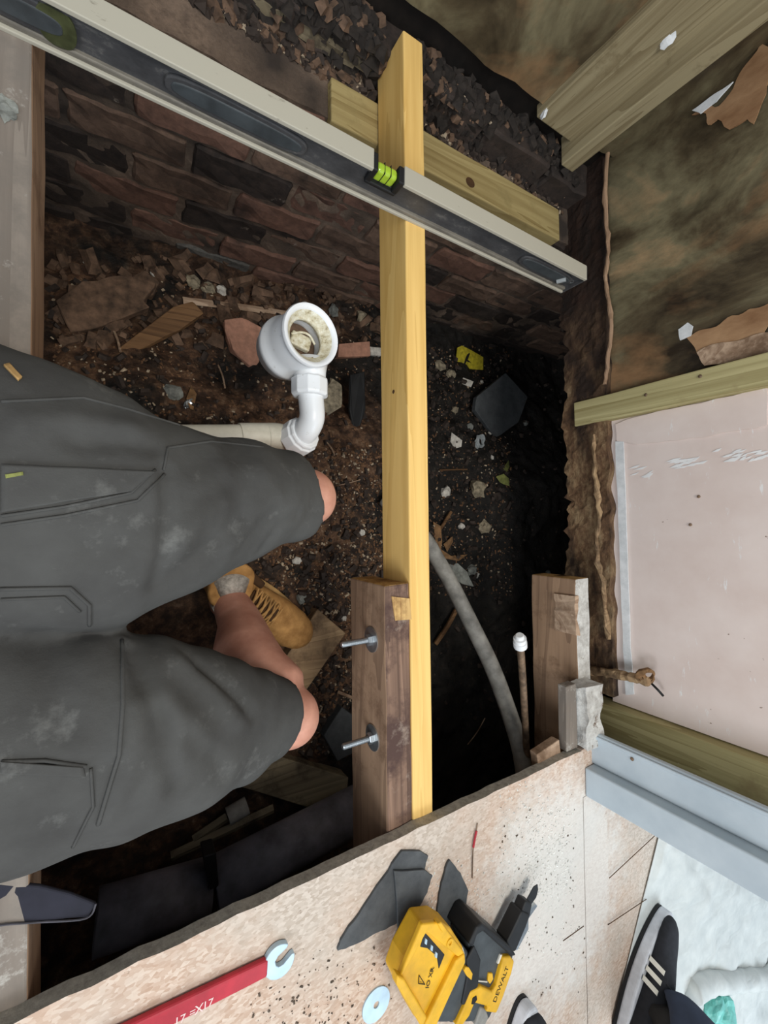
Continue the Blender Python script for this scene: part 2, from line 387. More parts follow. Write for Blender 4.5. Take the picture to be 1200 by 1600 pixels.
M['stone_dark'] = plain('dark_rubble_stone', (104, 82, 66), .9, var=.4, scale=40, bump=.7)
M['grey_pipe'] = plain('dusty_grey_pipe', (150, 148, 142), .6, var=.25, scale=26)
M['copper'] = plain('tarnished_copper', (130, 108, 88), .55, .35, var=.35, scale=60)
M['navy'] = plain('navy_trousers', (54, 62, 80), .95, var=.2, scale=12, bump=.3)
M['shoe_black'] = plain('black_knit', (36, 37, 42), .9, var=.2, scale=80)
M['shoe_white'] = plain('white_midsole', (206, 208, 214), .6, var=.1)
M['stripe'] = plain('white_stripe', (220, 216, 204), .6, var=.08)
M['lace_tan'] = plain('tan_lace', (186, 142, 86), .9)
M['boot_brown'] = plain('brown_suede_panel', (84, 58, 34), .9)
M['boot_sole'] = plain('gum_sole', (176, 140, 88), .8)
M['sock'] = plain('grey_wool_sock', (176, 168, 158), .95, scale=120, bump=.4)
M['soil_pipe'] = plain('grey_soil_pipe', (128, 128, 138), .5, var=.3, scale=14)
M['leaf'] = plain('pale_green_leaf', (128, 132, 72), .8, var=.3, scale=60)
M['dry_leaf'] = plain('dry_brown_leaf', (130, 98, 66), .85, var=.3, scale=60)
M['teal'] = plain('teal_plastic_bag', (120, 196, 186), .35, var=.25, scale=26)
M['terracotta'] = plain('pink_terracotta', (182, 134, 112), .85, var=.15, scale=50)
M['chip_a'] = plain('wood_crumb', (112, 82, 58), .85, var=.3)
M['chip_b'] = plain('plaster_crumb', (178, 160, 136), .85, var=.25)
M['chip_c'] = plain('dark_crumb', (60, 50, 44), .85, var=.3)
M['navy_dark'] = plain('dark_navy_canvas', (40, 40, 50), .95, var=.2, scale=20)

# ================================================================== the setting
def ground_z(x, y):
    t = min(1, max(0, (y - .06) / .72)); t = t * t * (3 - 2 * t)
    z = -.50 - .22 * t
    p = Vector((x, y, 0))
    z += .035 * noise.noise(p * 4) + .016 * noise.noise(p * 11) + .010 * noise.noise(p * 27 + Vector((3, 0, 0))) + .005 * noise.noise(p * 60)
    d = (Vector((x, y)) - Vector((.30, -.20))).length
    if d < .26: z = z + (-.492 - z) * max(0, min(1, (.26 - d) / .1))          # trodden flat under the boot
    e = max(0, x - 1.9) / .4 + max(0, -.75 - x) / .38 + max(0, -1.55 - y) / .4
    if e > 0: z = z + (-.004 - z) * min(1, e)  # unseen rim raised to floor level, added to keep world light out underneath
    return z
bm = BM(); nx, ny = 300, 250
X0, X1, Y0, Y1 = -1.15, 2.35, -2.0, .86
vs = [[bm.verts.new((X0 + (X1 - X0) * i / nx, Y0 + (Y1 - Y0) * j / ny, ground_z(X0 + (X1 - X0) * i / nx, Y0 + (Y1 - Y0) * j / ny))) for i in range(nx + 1)] for j in range(ny + 1)]
for j in range(ny):
    for i in range(nx): bm.faces.new((vs[j][i], vs[j][i + 1], vs[j + 1][i + 1], vs[j + 1][i]))
GROUND = BVHTree.FromBMesh(bm)
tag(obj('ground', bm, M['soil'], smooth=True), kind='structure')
def hit(px, py, bvh=None):
    p, n, i, d = (bvh or GROUND).ray_cast(CAM, ray(px, py))
    return p, n
def gp(px, py, up=0):
    p, n = hit(px, py)
    if p is None: p = at(px, py, -.5)
    return p + Vector((0, 0, up))

# ---- back wall: brick dwarf wall, damp sheet above it
wb = root('wall_back', (0, 0, 0))
bm = BM(); box(bm, -1.15, 2.35, .8105, .95, -.9, -.115); cuts(bm, 160, 0); cuts(bm, 30, 2); rough(bm, .005, 30); obj('mortar', bm, M['mortar'], wb)
bricks = []
def brick_mesh(seed):
    bm = BM(); box(bm, -.107, .107, -.05, .05, -.041, .041)
    bmesh.ops.bevel(bm, geom=bm.edges[:], offset=.005, segments=1, affect='EDGES')
    cuts(bm, 6, 0); cuts(bm, 3, 2); rough(bm, .0065, 30, seed)
    me = bpy.data.meshes.new('brick'); bmesh.ops.recalc_face_normals(bm, faces=bm.faces); bm.to_mesh(me); bm.free(); return me
for k in ('brick_red', 'brick_brown', 'brick_grey', 'brick_soot'):
    for s in range(2):
        me = brick_mesh(len(bricks)); me.materials.append(M[k]); bricks.append(me)
def brick(x, y, z, parent, kind=None):
    r = R.random()
    if kind is None:
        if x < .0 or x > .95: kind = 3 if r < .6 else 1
        else: kind = 0 if r < .42 else 1 if r < .75 else 2 if r < .86 else 3
    o = bpy.data.objects.new('brick', bricks[kind * 2 + R.randrange(2)]); link(o, parent)
    o.location = (x, y, z); o.rotation_euler = (R.uniform(-.03, .03), R.uniform(-.012, .012), R.uniform(-.03, .03))
for row in range(9):
    z = -.163 - row * .094
    x = -1.11 + (.113 if row % 2 else 0)
    while x < 2.3:
        brick(x, .856 + R.uniform(-.006, .005), z, wb); x += .226
for row in range(1):                                            # the course behind the wall plate, black with damp
    x = -.5 + .1 * row
    while x < 1.1:
        brick(x, .975 + R.uniform(-.012, .012), -.088 + R.uniform(-.012, .006), wb, 3); x += .226
bm = BM(); box(bm, -1.15, 1.18, .94, 1.10, -.15, -.05); cuts(bm, 60, 0); rough(bm, .012, 18); obj('soot_mortar', bm, M['brick_soot'], wb)
bm = BM(); box(bm, -1.15, 1.18, 1.0, 1.10, -.06, .3); cuts(bm, 30, 0); rough(bm, .008, 12); obj('tar_felt', bm, M['felt'], wb)
bm = BM(); box(bm, .02, 1.16, .985, 1.0, .012, 1.5); cuts(bm, 40, 0); cuts(bm, 30, 2)
for v in bm.verts:
    if v.co.z < .08: v.co.z += .010 * noise.noise(v.co * 14)
rough(bm, .004, 9); obj('damp_sheet', bm, M['damp'], wb)
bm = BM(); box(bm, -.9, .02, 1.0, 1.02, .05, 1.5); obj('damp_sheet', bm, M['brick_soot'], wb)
for k, (px0, py0, px1, py1, w) in enumerate([(420, 0, 560, 85, .022), (350, 0, 420, 40, .02), (480, 25, 590, 110, .016)]):
    a = on_y(px0, py0, .93); b = on_y(px1, py1, .93)
    bm = BM(); box(bm, a.x - .1, b.x, .925, .955, min(a.z, b.z) - w, min(a.z, b.z)); cuts(bm, 12, 0); rough(bm, .006, 22, k)
    obj('broken_batten', bm, M['dark_plank'], wb)

# ---- right wall: studs, damp sheet, pink plasterboard, rotten base
XW = 1.15
wr = root('wall_right', (0, 0, 0))
def stud(y0, y1, x0, x1, z0, z1, mat):
    bm = BM(); box(bm, x0, x1, y0, y1, z0, z1); cuts(bm, 14, 2); rough(bm, .0015, 12, y0); obj('stud', bm, mat, wr, bevel=.0025)
bm = BM(); box(bm, XW, XW + .014, .30, 1.0, -.02, 1.5); cuts(bm, 26, 1); cuts(bm, 40, 2); rough(bm, .004, 8); obj('damp_sheet', bm, M['damp'], wr)
bm = BM(); box(bm, XW, XW + .014, -.50, .30, -.02, 1.5); obj('plasterboard', bm, M['pink'], wr)
WALL = None
def patch(px, x, t, mat, name, parent, jag=0, seed=0):
    pts = [on_x(a, b, x) for a, b in px]
    if jag:
        out = []
        for i in range(len(pts)):
            a, b = pts[i], pts[(i + 1) % len(pts)]
            for k in range(8):
                p = a.lerp(b, k / 8); v = noise.noise_vector(p * 30 + Vector((seed, 0, 0))) * jag; p = p + Vector((0, v.y, v.z)); out.append(p)
        pts = out
    bm = BM(); prism(bm, pts, t, (-1, 0, 0)); return obj(name, bm, mat, parent)
# peeled paper: a tan layer left on the damp sheet, and the torn piece at its foot
patch([(1200, 60), (1170, 100), (1130, 160), (1085, 180), (1110, 195), (1180, 190), (1200, 150)], XW - .004, .003, M['tan'], 'torn_paper', wr, .018, 1)
patch([(1200, 475), (1160, 490), (1110, 510), (1075, 530), (1090, 560), (1200, 535)], XW - .004, .003, M['tan'], 'torn_paper', wr, .018, 2)
patch([(1088, 552), (1110, 540), (1200, 520), (1200, 556), (1100, 572)], XW - .007, .003, M['lath'], 'torn_paper', wr, .006, 3)
patch([(1060, 515), (1075, 505), (1084, 510), (1080, 525), (1064, 532)], XW - .005, .003, M['filler'], 'filler_patch', wr, .003, 4)
patch([(1082, 172), (1130, 140), (1145, 128), (1120, 160), (1095, 178)], XW - .007, .003, M['filler'], 'filler_patch', wr, .004, 5)
# plasterboard: white edge strip, the proud upper slip with its crack, screw heads
patch([(962, 690), (975, 690), (986, 1010), (992, 1085), (978, 1085), (970, 900)], XW - .002, .003, M['filler'], 'edge_bead', wr, .002, 6)
patch([(963, 662), (1010, 648), (1200, 606), (1200, 664), (1100, 682), (1040, 690), (995, 694), (964, 690)], XW - .001, .0035, M['pink'], 'plasterboard_slip', wr, .004, 7)
for a, b, w_, n_ in ((1003, 738, 14, 7), (1075, 722, 26, 14), (1160, 712, 44, 22)):
    bm = BM()
    for k in range(n_):
        x, y = a + R.uniform(-w_, w_), b + R.uniform(-9, 9) - (R.random() - .5) * 4; l = R.uniform(5, 15); hh = R.uniform(.6, 2.4)
        bm.faces.new([bm.verts.new(on_x(u, v, XW - .0012 - .00002 * k)) for u, v in ((x - l, y + 3), (x, y - hh), (x + l, y - 4), (x + l * .3, y + hh))])
    o = obj('filler_smear', bm, M['smear'], wr); o['kind'] = 'stuff'
for a, b in ((1092, 776), (1079, 820), (1023, 679), (973, 768)):
    p = on_x(a, b, XW - .001); bm = BM(); lathe(bm, [(.0035, 0), (.0035, .0015), (.002, .0025)], p, (-1, 0, 0), 12); obj('screw_head', bm, M['copper'], wr)
# studs (their feet run down past the floor)
Yb = [(on_x(918, 625, XW - .03), on_x(926, 660, XW - .03)), (on_x(942, 1100, XW - .03), on_x(940, 1140, XW - .03))]
stud(Yb[0][1].y, Yb[0][0].y + .002, XW - .03, XW + .02, -.10, 1.5, M['treated_z'])
stud(Yb[1][1].y - .09, Yb[1][0].y + .002, XW - .03, XW + .02, -.06, 1.5, M['treated_z'])
bm = BM(); box(bm, .856, .990, .968, .999, -.004, 1.5); cuts(bm, 14, 2); rough(bm, .0015, 12, 5); obj('stud', bm, M['treated_damp'], wr, bevel=.0025)
bm = BM(); box(bm, .984, 1.03, .925, .999, -.03, 1.5); cuts(bm, 14, 2); rough(bm, .0015, 12, 6); obj('stud', bm, M['treated_damp'], wr, bevel=.0025)
p = on_y(1042, 62, .966); bm = BM(); lump(bm, p, .012, 5, (1, .3, 1.2), 2, .6); obj('plaster_blob', bm, M['filler'], wr)
p = on_y(850, 176, .966); bm = BM(); lump(bm, p, .014, 6, (1.4, .3, .7), 2, .6); obj('plaster_blob', bm, M['filler'], wr)
for a, b in ((1094, 588), (1009, 617)):
    p = on_x(a, b, XW - .031); bm = BM(); lathe(bm, [(.004, 0), (.004, .001), (.002, .002)], p, (-1, 0, 0), 12); obj('screw_head', bm, M['copper'], wr)
# rotten base timber under the sheets
bm = BM(); box(bm, XW - .022, XW + .05, -.48, 1.0, -.135, -.005); cuts(bm, 120, 1); cuts(bm, 10, 2); cuts(bm, 4, 0)
for v in bm.verts:
    k = noise.noise(v.co * 9); v.co.x += .006 * k + .005 * noise.noise(v.co * 40) + .003 * noise.noise(v.co * 90)
    if v.co.z < -.12: v.co.z += .018 * noise.noise(Vector((v.co.y * 9, 0, 5))) + .02 * noise.noise(Vector((v.co.y * 37, 0, 5))) + .012 * noise.noise(Vector((v.co.y * 90, 0, 5)))
    if v.co.z > -.02: v.co.z += .01 * noise.noise(Vector((v.co.y * 18, 3, 5)))
obj('rotten_sole_plate', bm, M['rotten'], wr)
bm = BM(); pts = [on_x(a, b, XW - .028) for a, b in ((950, 215), (945, 300), (950, 380), (946, 440), (955, 500), (950, 560), (945, 600))]
tube(bm, pts, .0055, 8); rough(bm, .005, 55); obj('split_sapwood', bm, M['old_side'], wr)
bm = BM(); pts = [on_x(a, b, XW - .03) for a, b in ((928, 680), (930, 740), (936, 800), (932, 860), (944, 920), (950, 1000))]
tube(bm, pts, .0065, 8); rough(bm, .008, 60); obj('split_sapwood', bm, M['offcut'], wr)
# the rotted stub of pipe lagging that pokes through the plasterboard
p0 = on_x(925, 1048, XW - .03); p1 = on_x(1015, 1065, XW - .045)
bm = BM(); loft(bm, spline([p0, p0.lerp(p1, .5) + Vector((0, .004, 0)), p1], 8), [.011] * 17, 10); rough(bm, .006, 60); obj('lagging_stub', bm, M['offcut'], wr)
bm = BM(); c = on_x(1008, 1056, XW - .045)
for k in range(3): lathe(bm, [(.020 - k * .004, -.003), (.022 - k * .004, .004), (.016 - k * .004, .008), (.015 - k * .004, 0)], c + Vector((0, .004 * k, .003 * k)), (-.6, -.3, .6), 14, True)
rough(bm, .006, 70); obj('frayed_lagging', bm, M['dry_leaf'], wr)
bm = BM(); tube(bm, [on_x(1018, 1068, XW - .02), on_x(1028, 1078, XW - .03), on_x(1036, 1087, XW - .02)], .003, 8); obj('wire_end', bm, M['black_rubber'], wr)
# back of the sheets: closes the wall from the next room
bm = BM(); box(bm, XW + .02, XW + .10, -.5, 1.0, 0, 1.5); obj('wall_core', bm, M['pink'], wr)

# ---- floor: chipboard sheet, strips in the doorway
fl = root('floor', (0, 0, 0))
bm = BM(); box(bm, -1.0, .945, -2.6, -.556, 0, .022); cuts(bm, 80, 0)
for v in bm.verts:
    if v.co.y > -.6: v.co.y += .004 * noise.noise(Vector((v.co.x * 25, 0, 0)))
bm.normal_update()
for f in bm.faces: f.material_index = 1 if abs(f.normal.y) > .5 else 0
obj('chipboard_sheet', bm, [M['chip'], M['chip_edge']], fl)
bm = BM(); box(bm, .949, 1.045, -2.6, -.67, 0, .021); obj('threshold_strip', bm, M['chip'], fl)
bm = BM(); box(bm, 1.048, 3.2, -2.6, -.67, 0, .016); obj('chipboard_sheet', bm, M['chip'], fl)
bm = BM(); box(bm, 1.26, 3.2, -.67, .9, 0, .016); obj('chipboard_sheet', bm, M['chip'], fl)
bm = BM(); box(bm, .9455, 1.04, -.668, -.556, 0, .0215); obj('chipboard_sheet', bm, M['chip'], fl)
bm = BM(); box(bm, -1.0, -.168, -.55, 1.0, 0.001, .022); obj('chipboard_sheet', bm, M['chip'], fl)
for a, b, c, d in ((952, 1372, 1024, 1305), (950, 1445, 1010, 1405), (880, 1470, 912, 1447)):
    p, qq = at(a, b, .0225), at(c, d, .0225); bm = BM(); tube(bm, [p, qq], .0009, 6, 1); obj('scored_line', bm, M['boot_brown'], fl)

# ---- door casing
tr = root('trim_1', (0, 0, 0))
yA, yB, yC = -.523, -.600, -.668
bm = BM(); box(bm, .985, 1.001, yB, yA, .0, 1.5); obj('architrave', bm, M['paint'], tr, bevel=.006, seg=3)
bm = BM(); box(bm, .955, 1.10, yC, yB + .0, .022, 1.5); obj('jamb_lining', bm, M['paint'], tr, bevel=.004, seg=3)
bm = BM(); box(bm, .981, .986, yA - .012, yA - .004, .01, 1.5); obj('architrave_bead', bm, M['paint'], tr, bevel=.002)
for z in (.12, .4): 
    p = Vector((.984, yA - .02, z)); bm = BM(); lathe(bm, [(.004, 0), (.004, .001), (.002, .0015)], p, (-1, 0, 0), 12); obj('nail_head', bm, M['copper'], tr)

# ================================================================== timbers
def joist(name, x0, x1, y0, y1, z0, z1, mats, label, n=26, r=.001, bevel=.003, group=None):
    o = thing(name, ((x0 + x1) / 2, (y0 + y1) / 2, z0), label, 'joist', group)
    bm = BM(); box(bm, x0, x1, y0, y1, z0, z1); cuts(bm, n, 1); rough(bm, r, 10, x0); bm.normal_update()
    if len(mats) > 1:
        for f in bm.faces: f.material_index = 1 if f.normal.z > .5 else (2 if len(mats) > 2 and abs(f.normal.y) > .7 else 0)
    obj('timber', bm, mats, o, bevel=bevel)
    return o
nj = joist('timber_joist', .464, .511, -.75, .944, -.098, 0, [M['new_wood']], 'new bright yellow timber joist running the length of the hole under the spirit level')
bm = BM(); p = at(611, 612, -.03); p = on_x(615, 612, .464); lathe(bm, [(.004, 0), (.004, .0006), (.001, .0008)], p, (-1, 0, 0), 12); obj('knot', bm, M['boot_brown'], nj)
bj = joist('timber_joist', .410, .4635, -.72, -.118, -.14, -.002, [M['old_side'], M['old_top'], M['end_grain']], 'old dark brown cut joist bolted to the side of the yellow joist', 30, .002)
for (px, py) in ((581, 999), (583, 1152)):
    c = on_x(px, py, .41)
    bt = BM(); lathe(bt, [(.0052, -.05), (.0052, .062), (.0042, .0645)], c, (-1, 0, 0), 16)
    for k in range(26): lathe(bt, [(.0052, .011 + k * .002), (.0058, .012 + k * .002), (.0052, .013 + k * .002)], c, (-1, 0, 0), 14)
    bo = obj('bolt', bt, M['steel'], bj, smooth=False); WL[bo.name] = world_loc(bj)
    bm = BM(); lathe(bm, [(.0062, 0), (.024, 0), (.024, .0028), (.0062, .0028)], c, (-1, 0, 0), 32, True); obj('washer', bm, M['steel'], bo)
    bm = BM(); lathe(bm, [(.0105, .003), (.0108, .004), (.0108, .010), (.009, .0115)], c, (-1, 0, 0), 6); obj('nut', bm, M['steel'], bo)
bm = BM(); slab(bm, [(612, 932), (640, 935), (643, 968), (618, 970)], .0, .004); rough(bm, .001, 60); obj('split_end', bm, M['end_grain'], bj)
rj = joist('timber_joist', .985, 1.04, -.70, -.155, -.15, -.012, [M['old_side'], M['peel'], M['end_grain']], 'old brown cut joist against the right wall, beside the white capped pipe', 30, .003)
bm = BM()
a = on_x(884, 940, .984); box(bm, .978, .99, a.y - .08, a.y + .02, -.07, -.01); cuts(bm, 8, 1); rough(bm, .006, 40); obj('splintered_edge', bm, M['lath'], rj)
lj = joist('timber_joist', -.165, -.09, -.70, .93, -.10, 0, [M['old_side'], M['left_joist']], 'dusty grey old joist along the edge where the man in shorts sits', 30, .0015)
bm = BM(); p = at(8, 170, .001); lump(bm, p, .011, 3, (1, 1.3, .25), 3, .6); rough(bm, .003, 120); obj('plaster_crust', bm, M['stone_grey'], lj)
pl = thing('wall_plate', (.7, .83, -.146), 'green tinted treated timber plate lying flat on the brick wall behind the level', 'timber')
bm = BM(); box(bm, .358, 1.072, .795, .885, -.146, -.1); cuts(bm, 20, 0); rough(bm, .001, 9); obj('timber', bm, M['treated'], pl, bevel=.003)
p = at(735, 285, -.0995); bm = BM(); lathe(bm, [(.012, 0), (.007, .0006)], p, (0, 0, 1), 14); bmesh.ops.scale(bm, vec=(1.2, 1, 1), space=Matrix.Translation(-p), verts=bm.verts); obj('knot', bm, M['boot_brown'], pl)

# ---- timber and painted scraps at the foot of the casing
t = thing('timber_block', (.99, -.5, -.02), 'pale dusty softwood block lying at the foot of the door casing', 'offcut')
bm = BM(); a = at(890, 1165, 0); box(bm, .905, .945, -.553, -.40, -.012, .012); rough(bm, .002, 20); obj('block', bm, M['left_joist'], t, bevel=.002)
bm = BM(); box(bm, .947, 1.01, -.552, -.405, -.012, .035); cuts(bm, 8, 2); cuts(bm, 12, 1); rough(bm, .009, 30); t2 = obj('painted_board', bm, M['peel']); tag(t2, 'short stub of board with peeling white paint between pale block and door casing', 'board')
bm = BM(); a = at(862, 1172, .0); box(bm, a.x - .05, a.x + .03, a.y - .03, a.y + .012, -.02, .002, Matrix.Rotation(.15, 3, 'Z')); rough(bm, .003, 30); tag(obj('wood_scrap', bm, M['lath'], bevel=.002), 'short pale wood scrap lying at the chipboard edge below the capped pipe', 'offcut')

# ================================================================== spirit level
def level():
    ax = Vector((1.037, -.030, 0)).normalized(); ay = Vector((-ax.y, ax.x, 0))
    o = Vector((.93, .557, 0)); L = 1.2; h = .070; d = .034
    t = thing('spirit_level', o - ax * .6 + ay * .017, 'long cream and dark grey spirit level lying across the joists', 'spirit level')
    def P(u, v, w): return o - ax * u + ay * v + Vector((0, 0, w))
    def bx(bm, u0, u1, v0, v1, w0, w1):
        a = [bm.verts.new(P(u, v, w)) for u in (u0, u1) for v in (v0, v1) for w in (w0, w1)]
        for f in ((0, 1, 3, 2), (4, 6, 7, 5), (0, 4, 5, 1), (2, 3, 7, 6), (0, 2, 6, 4), (1, 5, 7, 3)): bm.faces.new([a[k] for k in f])
    def rr(bm, u, w, ru, rw, v0, v1, n=28, e=3.2):
        pts = []
        for k in range(n):
            a = 2 * math.pi * k / n; cu = abs(math.cos(a)) ** (2 / e) * math.copysign(1, math.cos(a)); sw = abs(math.sin(a)) ** (2 / e) * math.copysign(1, math.sin(a))
            pts.append(P(u + ru * cu, v0, w + rw * sw))
        prism(bm, pts, v1 - v0, ay)
    uL, uR = on_y(585, 240, .58), on_y(637, 272, .58)
    uc0 = (o - at(633, 272, h)).dot(ax); uc1 = (o - at(585, 240, h)).dot(ax)
    bm = BM(); bx(bm, 0, uc0, 0, d, h - .007, h); bx(bm, uc1, L, 0, d, h - .007, h); obj('top_flange', bm, M['level_cream'], t, bevel=.0012)
    bm = BM(); bx(bm, 0, L, 0, d, 0, .006); obj('bottom_flange', bm, M['level_cream'], t, bevel=.0012)
    bm = BM(); bx(bm, .001, L - .001, .010, d - .010, .007, h - .028); bx(bm, .001, uc0 + .004, .010, d - .010, h - .028, h - .005); bx(bm, uc1 - .004, L - .001, .010, d - .010, h - .028, h - .005); obj('web', bm, M['level_dark'], t)
    bm = BM()
    bx(bm, .001, uc0, .004, .012, h - .013, h - .007); bx(bm, uc1, L, .004, .012, h - .013, h - .007); obj('web_rib', bm, M['level_dark'], t)
    bm = BM(); bx(bm, .001, L - .001, .004, .012, .006, .014); obj('web_rib', bm, M['level_grey'], t, bevel=.002)
    for u, ru, nm in ((.10, .085, 'grip_recess'), (.62 + .16, .10, 'grip_recess'), (1.03, .05, 'grip_recess')):
        bm = BM(); rr(bm, u, h * .5, ru, .0195, .0045, .0105); g = obj(nm, bm, M['level_dark'], t, bevel=.002)
        bm = BM(); rr(bm, u, h * .5, ru - .008, .0125, .0030, .006); obj('grip_pad', bm, M['tool_dark'], g, bevel=.002)
    # plumb vials: a round one near the right end, a greenish one near the left
    bm = BM(); c = P(.045, .008, h * .5); lathe(bm, [(.018, 0), (.018, .003), (.014, .0035)], c, -ay, 28); vr = obj('plumb_vial', bm, M['tool_dark'], t)
    bm = BM(); loft(bm, [P(.050, .003, h * .5 - .01), P(.040, .003, h * .5 + .008)], [.006, .006], 12); obj('vial', bm, M['clear'], vr)
    bm = BM(); lathe(bm, [(.0045, 0), (.0065, 0), (.0065, .002), (.0045, .002)], P(.014, .008, h * .55), -ay, 20, True); obj('hang_hole', bm, M['steel'], t)
    ul = (o - on_y(85, 45, .575)).dot(ax)
    bm = BM(); rr(bm, ul, h * .5, .020, .026, .004, .0075, e=2.2); vl = obj('plumb_vial', bm, M['moss'], t, bevel=.001)
    # the level vial in the notch
    um = (uc0 + uc1) / 2; hw = (uc1 - uc0) / 2
    bm = BM(); bx(bm, uc0 - .001, uc0 + .010, .002, d - .002, h - .030, h - .002); bx(bm, uc1 - .010, uc1 + .001, .002, d - .002, h - .030, h - .002); bx(bm, uc0, uc1, .002, d - .002, h - .036, h - .029)
    ho = obj('vial_housing', bm, M['black_rubber'], t, bevel=.002)
    bm = BM(); bx(bm, uc0 + .010, uc1 - .010, .008, d - .008, h - .030, h - .006); vi = obj('vial', bm, M['vial'], ho, bevel=.006, seg=4)
    for s in (-.006, .006):
        bm = BM(); bx(bm, um + s - .0005, um + s + .0005, .0072, d - .0072, h - .029, h - .0055); obj('vial_line', bm, M['ink'], ho)
    bm = BM(); lump(bm, P(um, d * .45, h - .011), .0062, 2, (1, .6, .7), 2, .05); obj('bubble', bm, M['vial'], ho, smooth=True)
    bm = BM(); bx(bm, -.003, .0, .001, d - .001, .001, h - .001); obj('end_cap', bm, M['level_dark'], t, bevel=.001)
level()

# ================================================================== waste trap
def trap():
    c = at(488, 523, -.03); ax = Vector((.16, -.02, 1)).normalized(); K = 1.06
    t = thing('shower_trap', c - ax * .1, 'white plastic shower waste trap with open round mouth and cream pipe', 'waste trap')
    bm = BM(); sc = lambda pr: [(r * K, h) for r, h in pr]
    lathe(bm, sc([(.036, -.05), (.040, -.012), (.043, -.003), (.047, 0), (.0505, 0), (.052, -.004), (.051, -.010), (.048, -.014), (.050, -.050), (.051, -.070), (.0555, -.076), (.0555, -.088), (.053, -.092), (.049, -.112), (.036, -.124), (.004, -.126), (.004, -.120), (.033, -.116)]), c, ax, 56, True)
    body = obj('trap_body', bm, M['white_plastic'], t, smooth=True); b = body.modifiers.new('e', 'EDGE_SPLIT'); b.split_angle = .7
    bm = BM(); lathe(bm, sc([(.0465, -.002), (.042, -.006), (.036, -.014), (.033, -.020), (.031, -.020), (.033, -.034), (.037, -.036), (.0455, -.016)]), c, ax, 48, True); obj('inner_ring', bm, M['scum'], t, smooth=True)
    bm = BM(); lathe(bm, sc([(.034, -.052), (.030, -.050), (.003, -.050), (.003, -.06), (.034, -.06)]), c, ax, 40, True); obj('sludge', bm, M['stone_dark'], t)
    cc = c - ax * .034
    bm = BM(); box(bm, cc.x - .020, cc.x + .018, cc.y - .012, cc.y + .014, cc.z - .016, cc.z - .002, Matrix.Rotation(-.25, 3, 'Z')); obj('dip_baffle', bm, M['scum'], t, bevel=.003)
    bm = BM(); tube(bm, [cc + Vector((-.022, .006, .004)), cc + Vector((-.004, .012, .006)), cc + Vector((.012, .010, .005)), cc + Vector((.022, -.004, .004))], .002, 8); obj('baffle_rim', bm, M['scum'], t)
    # outlet, nut, elbow, nut, pipe
    zc = -.085; e0 = at(484, 585, zc); e1 = at(484, 606, zc); e2 = at(487, 635, zc - .002); e3 = at(487, 655, zc - .006); e4 = at(478, 674, zc - .022); e5 = at(466, 684, zc - .050)
    d1 = (e1 - e0).normalized()
    st = e0 - d1 * .025
    bm = BM(); loft(bm, [st, e0 - d1 * .004, e0 + d1 * .012], [.034, .030, .029], 32); obj('outlet', bm, M['white_plastic'], t, smooth=True)
    bm = BM(); r = .0345; l = .034; lathe(bm, [(r * .8, 0), (r * .9, 0), (r, .003), (r, l - .004), (r * .90, l), (r * .8, l)], e0 + d1 * .008, d1, 10); n1 = obj('compression_nut', bm, M['white_plastic'], t, bevel=.0015)
    path = spline([e0 + d1 * .03, e2, e3, e4, e5], 7)
    bm = BM(); loft(bm, path, [.0235] * len(path), 28); obj('elbow', bm, M['white_plastic'], t, smooth=True)
    d2 = (e5 - e4).normalized().lerp(Vector((-.45, -.30, -.85)), .5).normalized()
    bm = BM(); lathe(bm, [(.024, -.012), (.031, -.013), (.033, -.009), (.033, -.004), (.0365, -.002), (.0365, .022), (.031, .027), (.024, .027)], e5 - d2 * .012, d2, 12); obj('compression_nut', bm, M['white_plastic'], t, bevel=.0015)
    s0 = e5 + d2 * .010; f1 = at(432, 682, s0.z - .012); d3 = (at(330, 684, s0.z - .012) - f1).normalized()
    path = spline([s0, s0.lerp(f1, .5) + Vector((.006, 0, -.004)), f1, f1 + d3 * .02], 5)
    bm = BM(); loft(bm, path, [.026] * len(path), 24); obj('bend', bm, M['cream'], t, smooth=True)
    e = path[-1]
    bm = BM(); loft(bm, [e, e + d3 * .05], [.0262, .0262], 24); obj('pipe_socket', bm, M['cream'], t, smooth=True).modifiers.new('e', 'EDGE_SPLIT')
    bm = BM(); loft(bm, [e + d3 * .045, e + d3 * .155], [.0235, .0235], 24); obj('waste_pipe', bm, M['cream'], t, smooth=True).modifiers.new('e', 'EDGE_SPLIT')
trap()

# ================================================================== pipes in the right bay
pts = [at(600, 780, -.485), at(634, 808, -.43), at(664, 842, -.35), at(682, 872, -.33), at(705, 912, -.30), at(738, 978, -.26), at(768, 1040, -.22), at(792, 1104, -.18), at(812, 1168, -.14), at(822, 1230, -.12)]
bm = BM(); tube(bm, pts, .0225, 20, 6); tag(obj('grey_hose', bm, M['grey_pipe'], smooth=True), 'dusty grey curved plastic pipe running from under yellow joist to the chipboard edge', 'pipe')
t = thing('capped_pipe', at(816, 1100, -.1), 'thin tarnished copper pipe with white push fit cap rising beside the right cut joist', 'pipe')
a = at(813, 1008, -.02); b = at(818, 1080, -.07); c = at(824, 1200, -.13)
bm = BM(); tube(bm, [a, b, c], .0085, 14, 6); obj('pipe', bm, M['copper'], t, smooth=True)
d = (a - b).normalized(); bm = BM(); lathe(bm, [(.012, -.006), (.0155, -.004), (.0155, .010), (.013, .0105), (.013, .016), (.0145, .0165), (.0145, .022), (.010, .0225), (.010, .030), (.008, .032)], a, d, 24); obj('push_fit_cap', bm, M['white_plastic'], t)

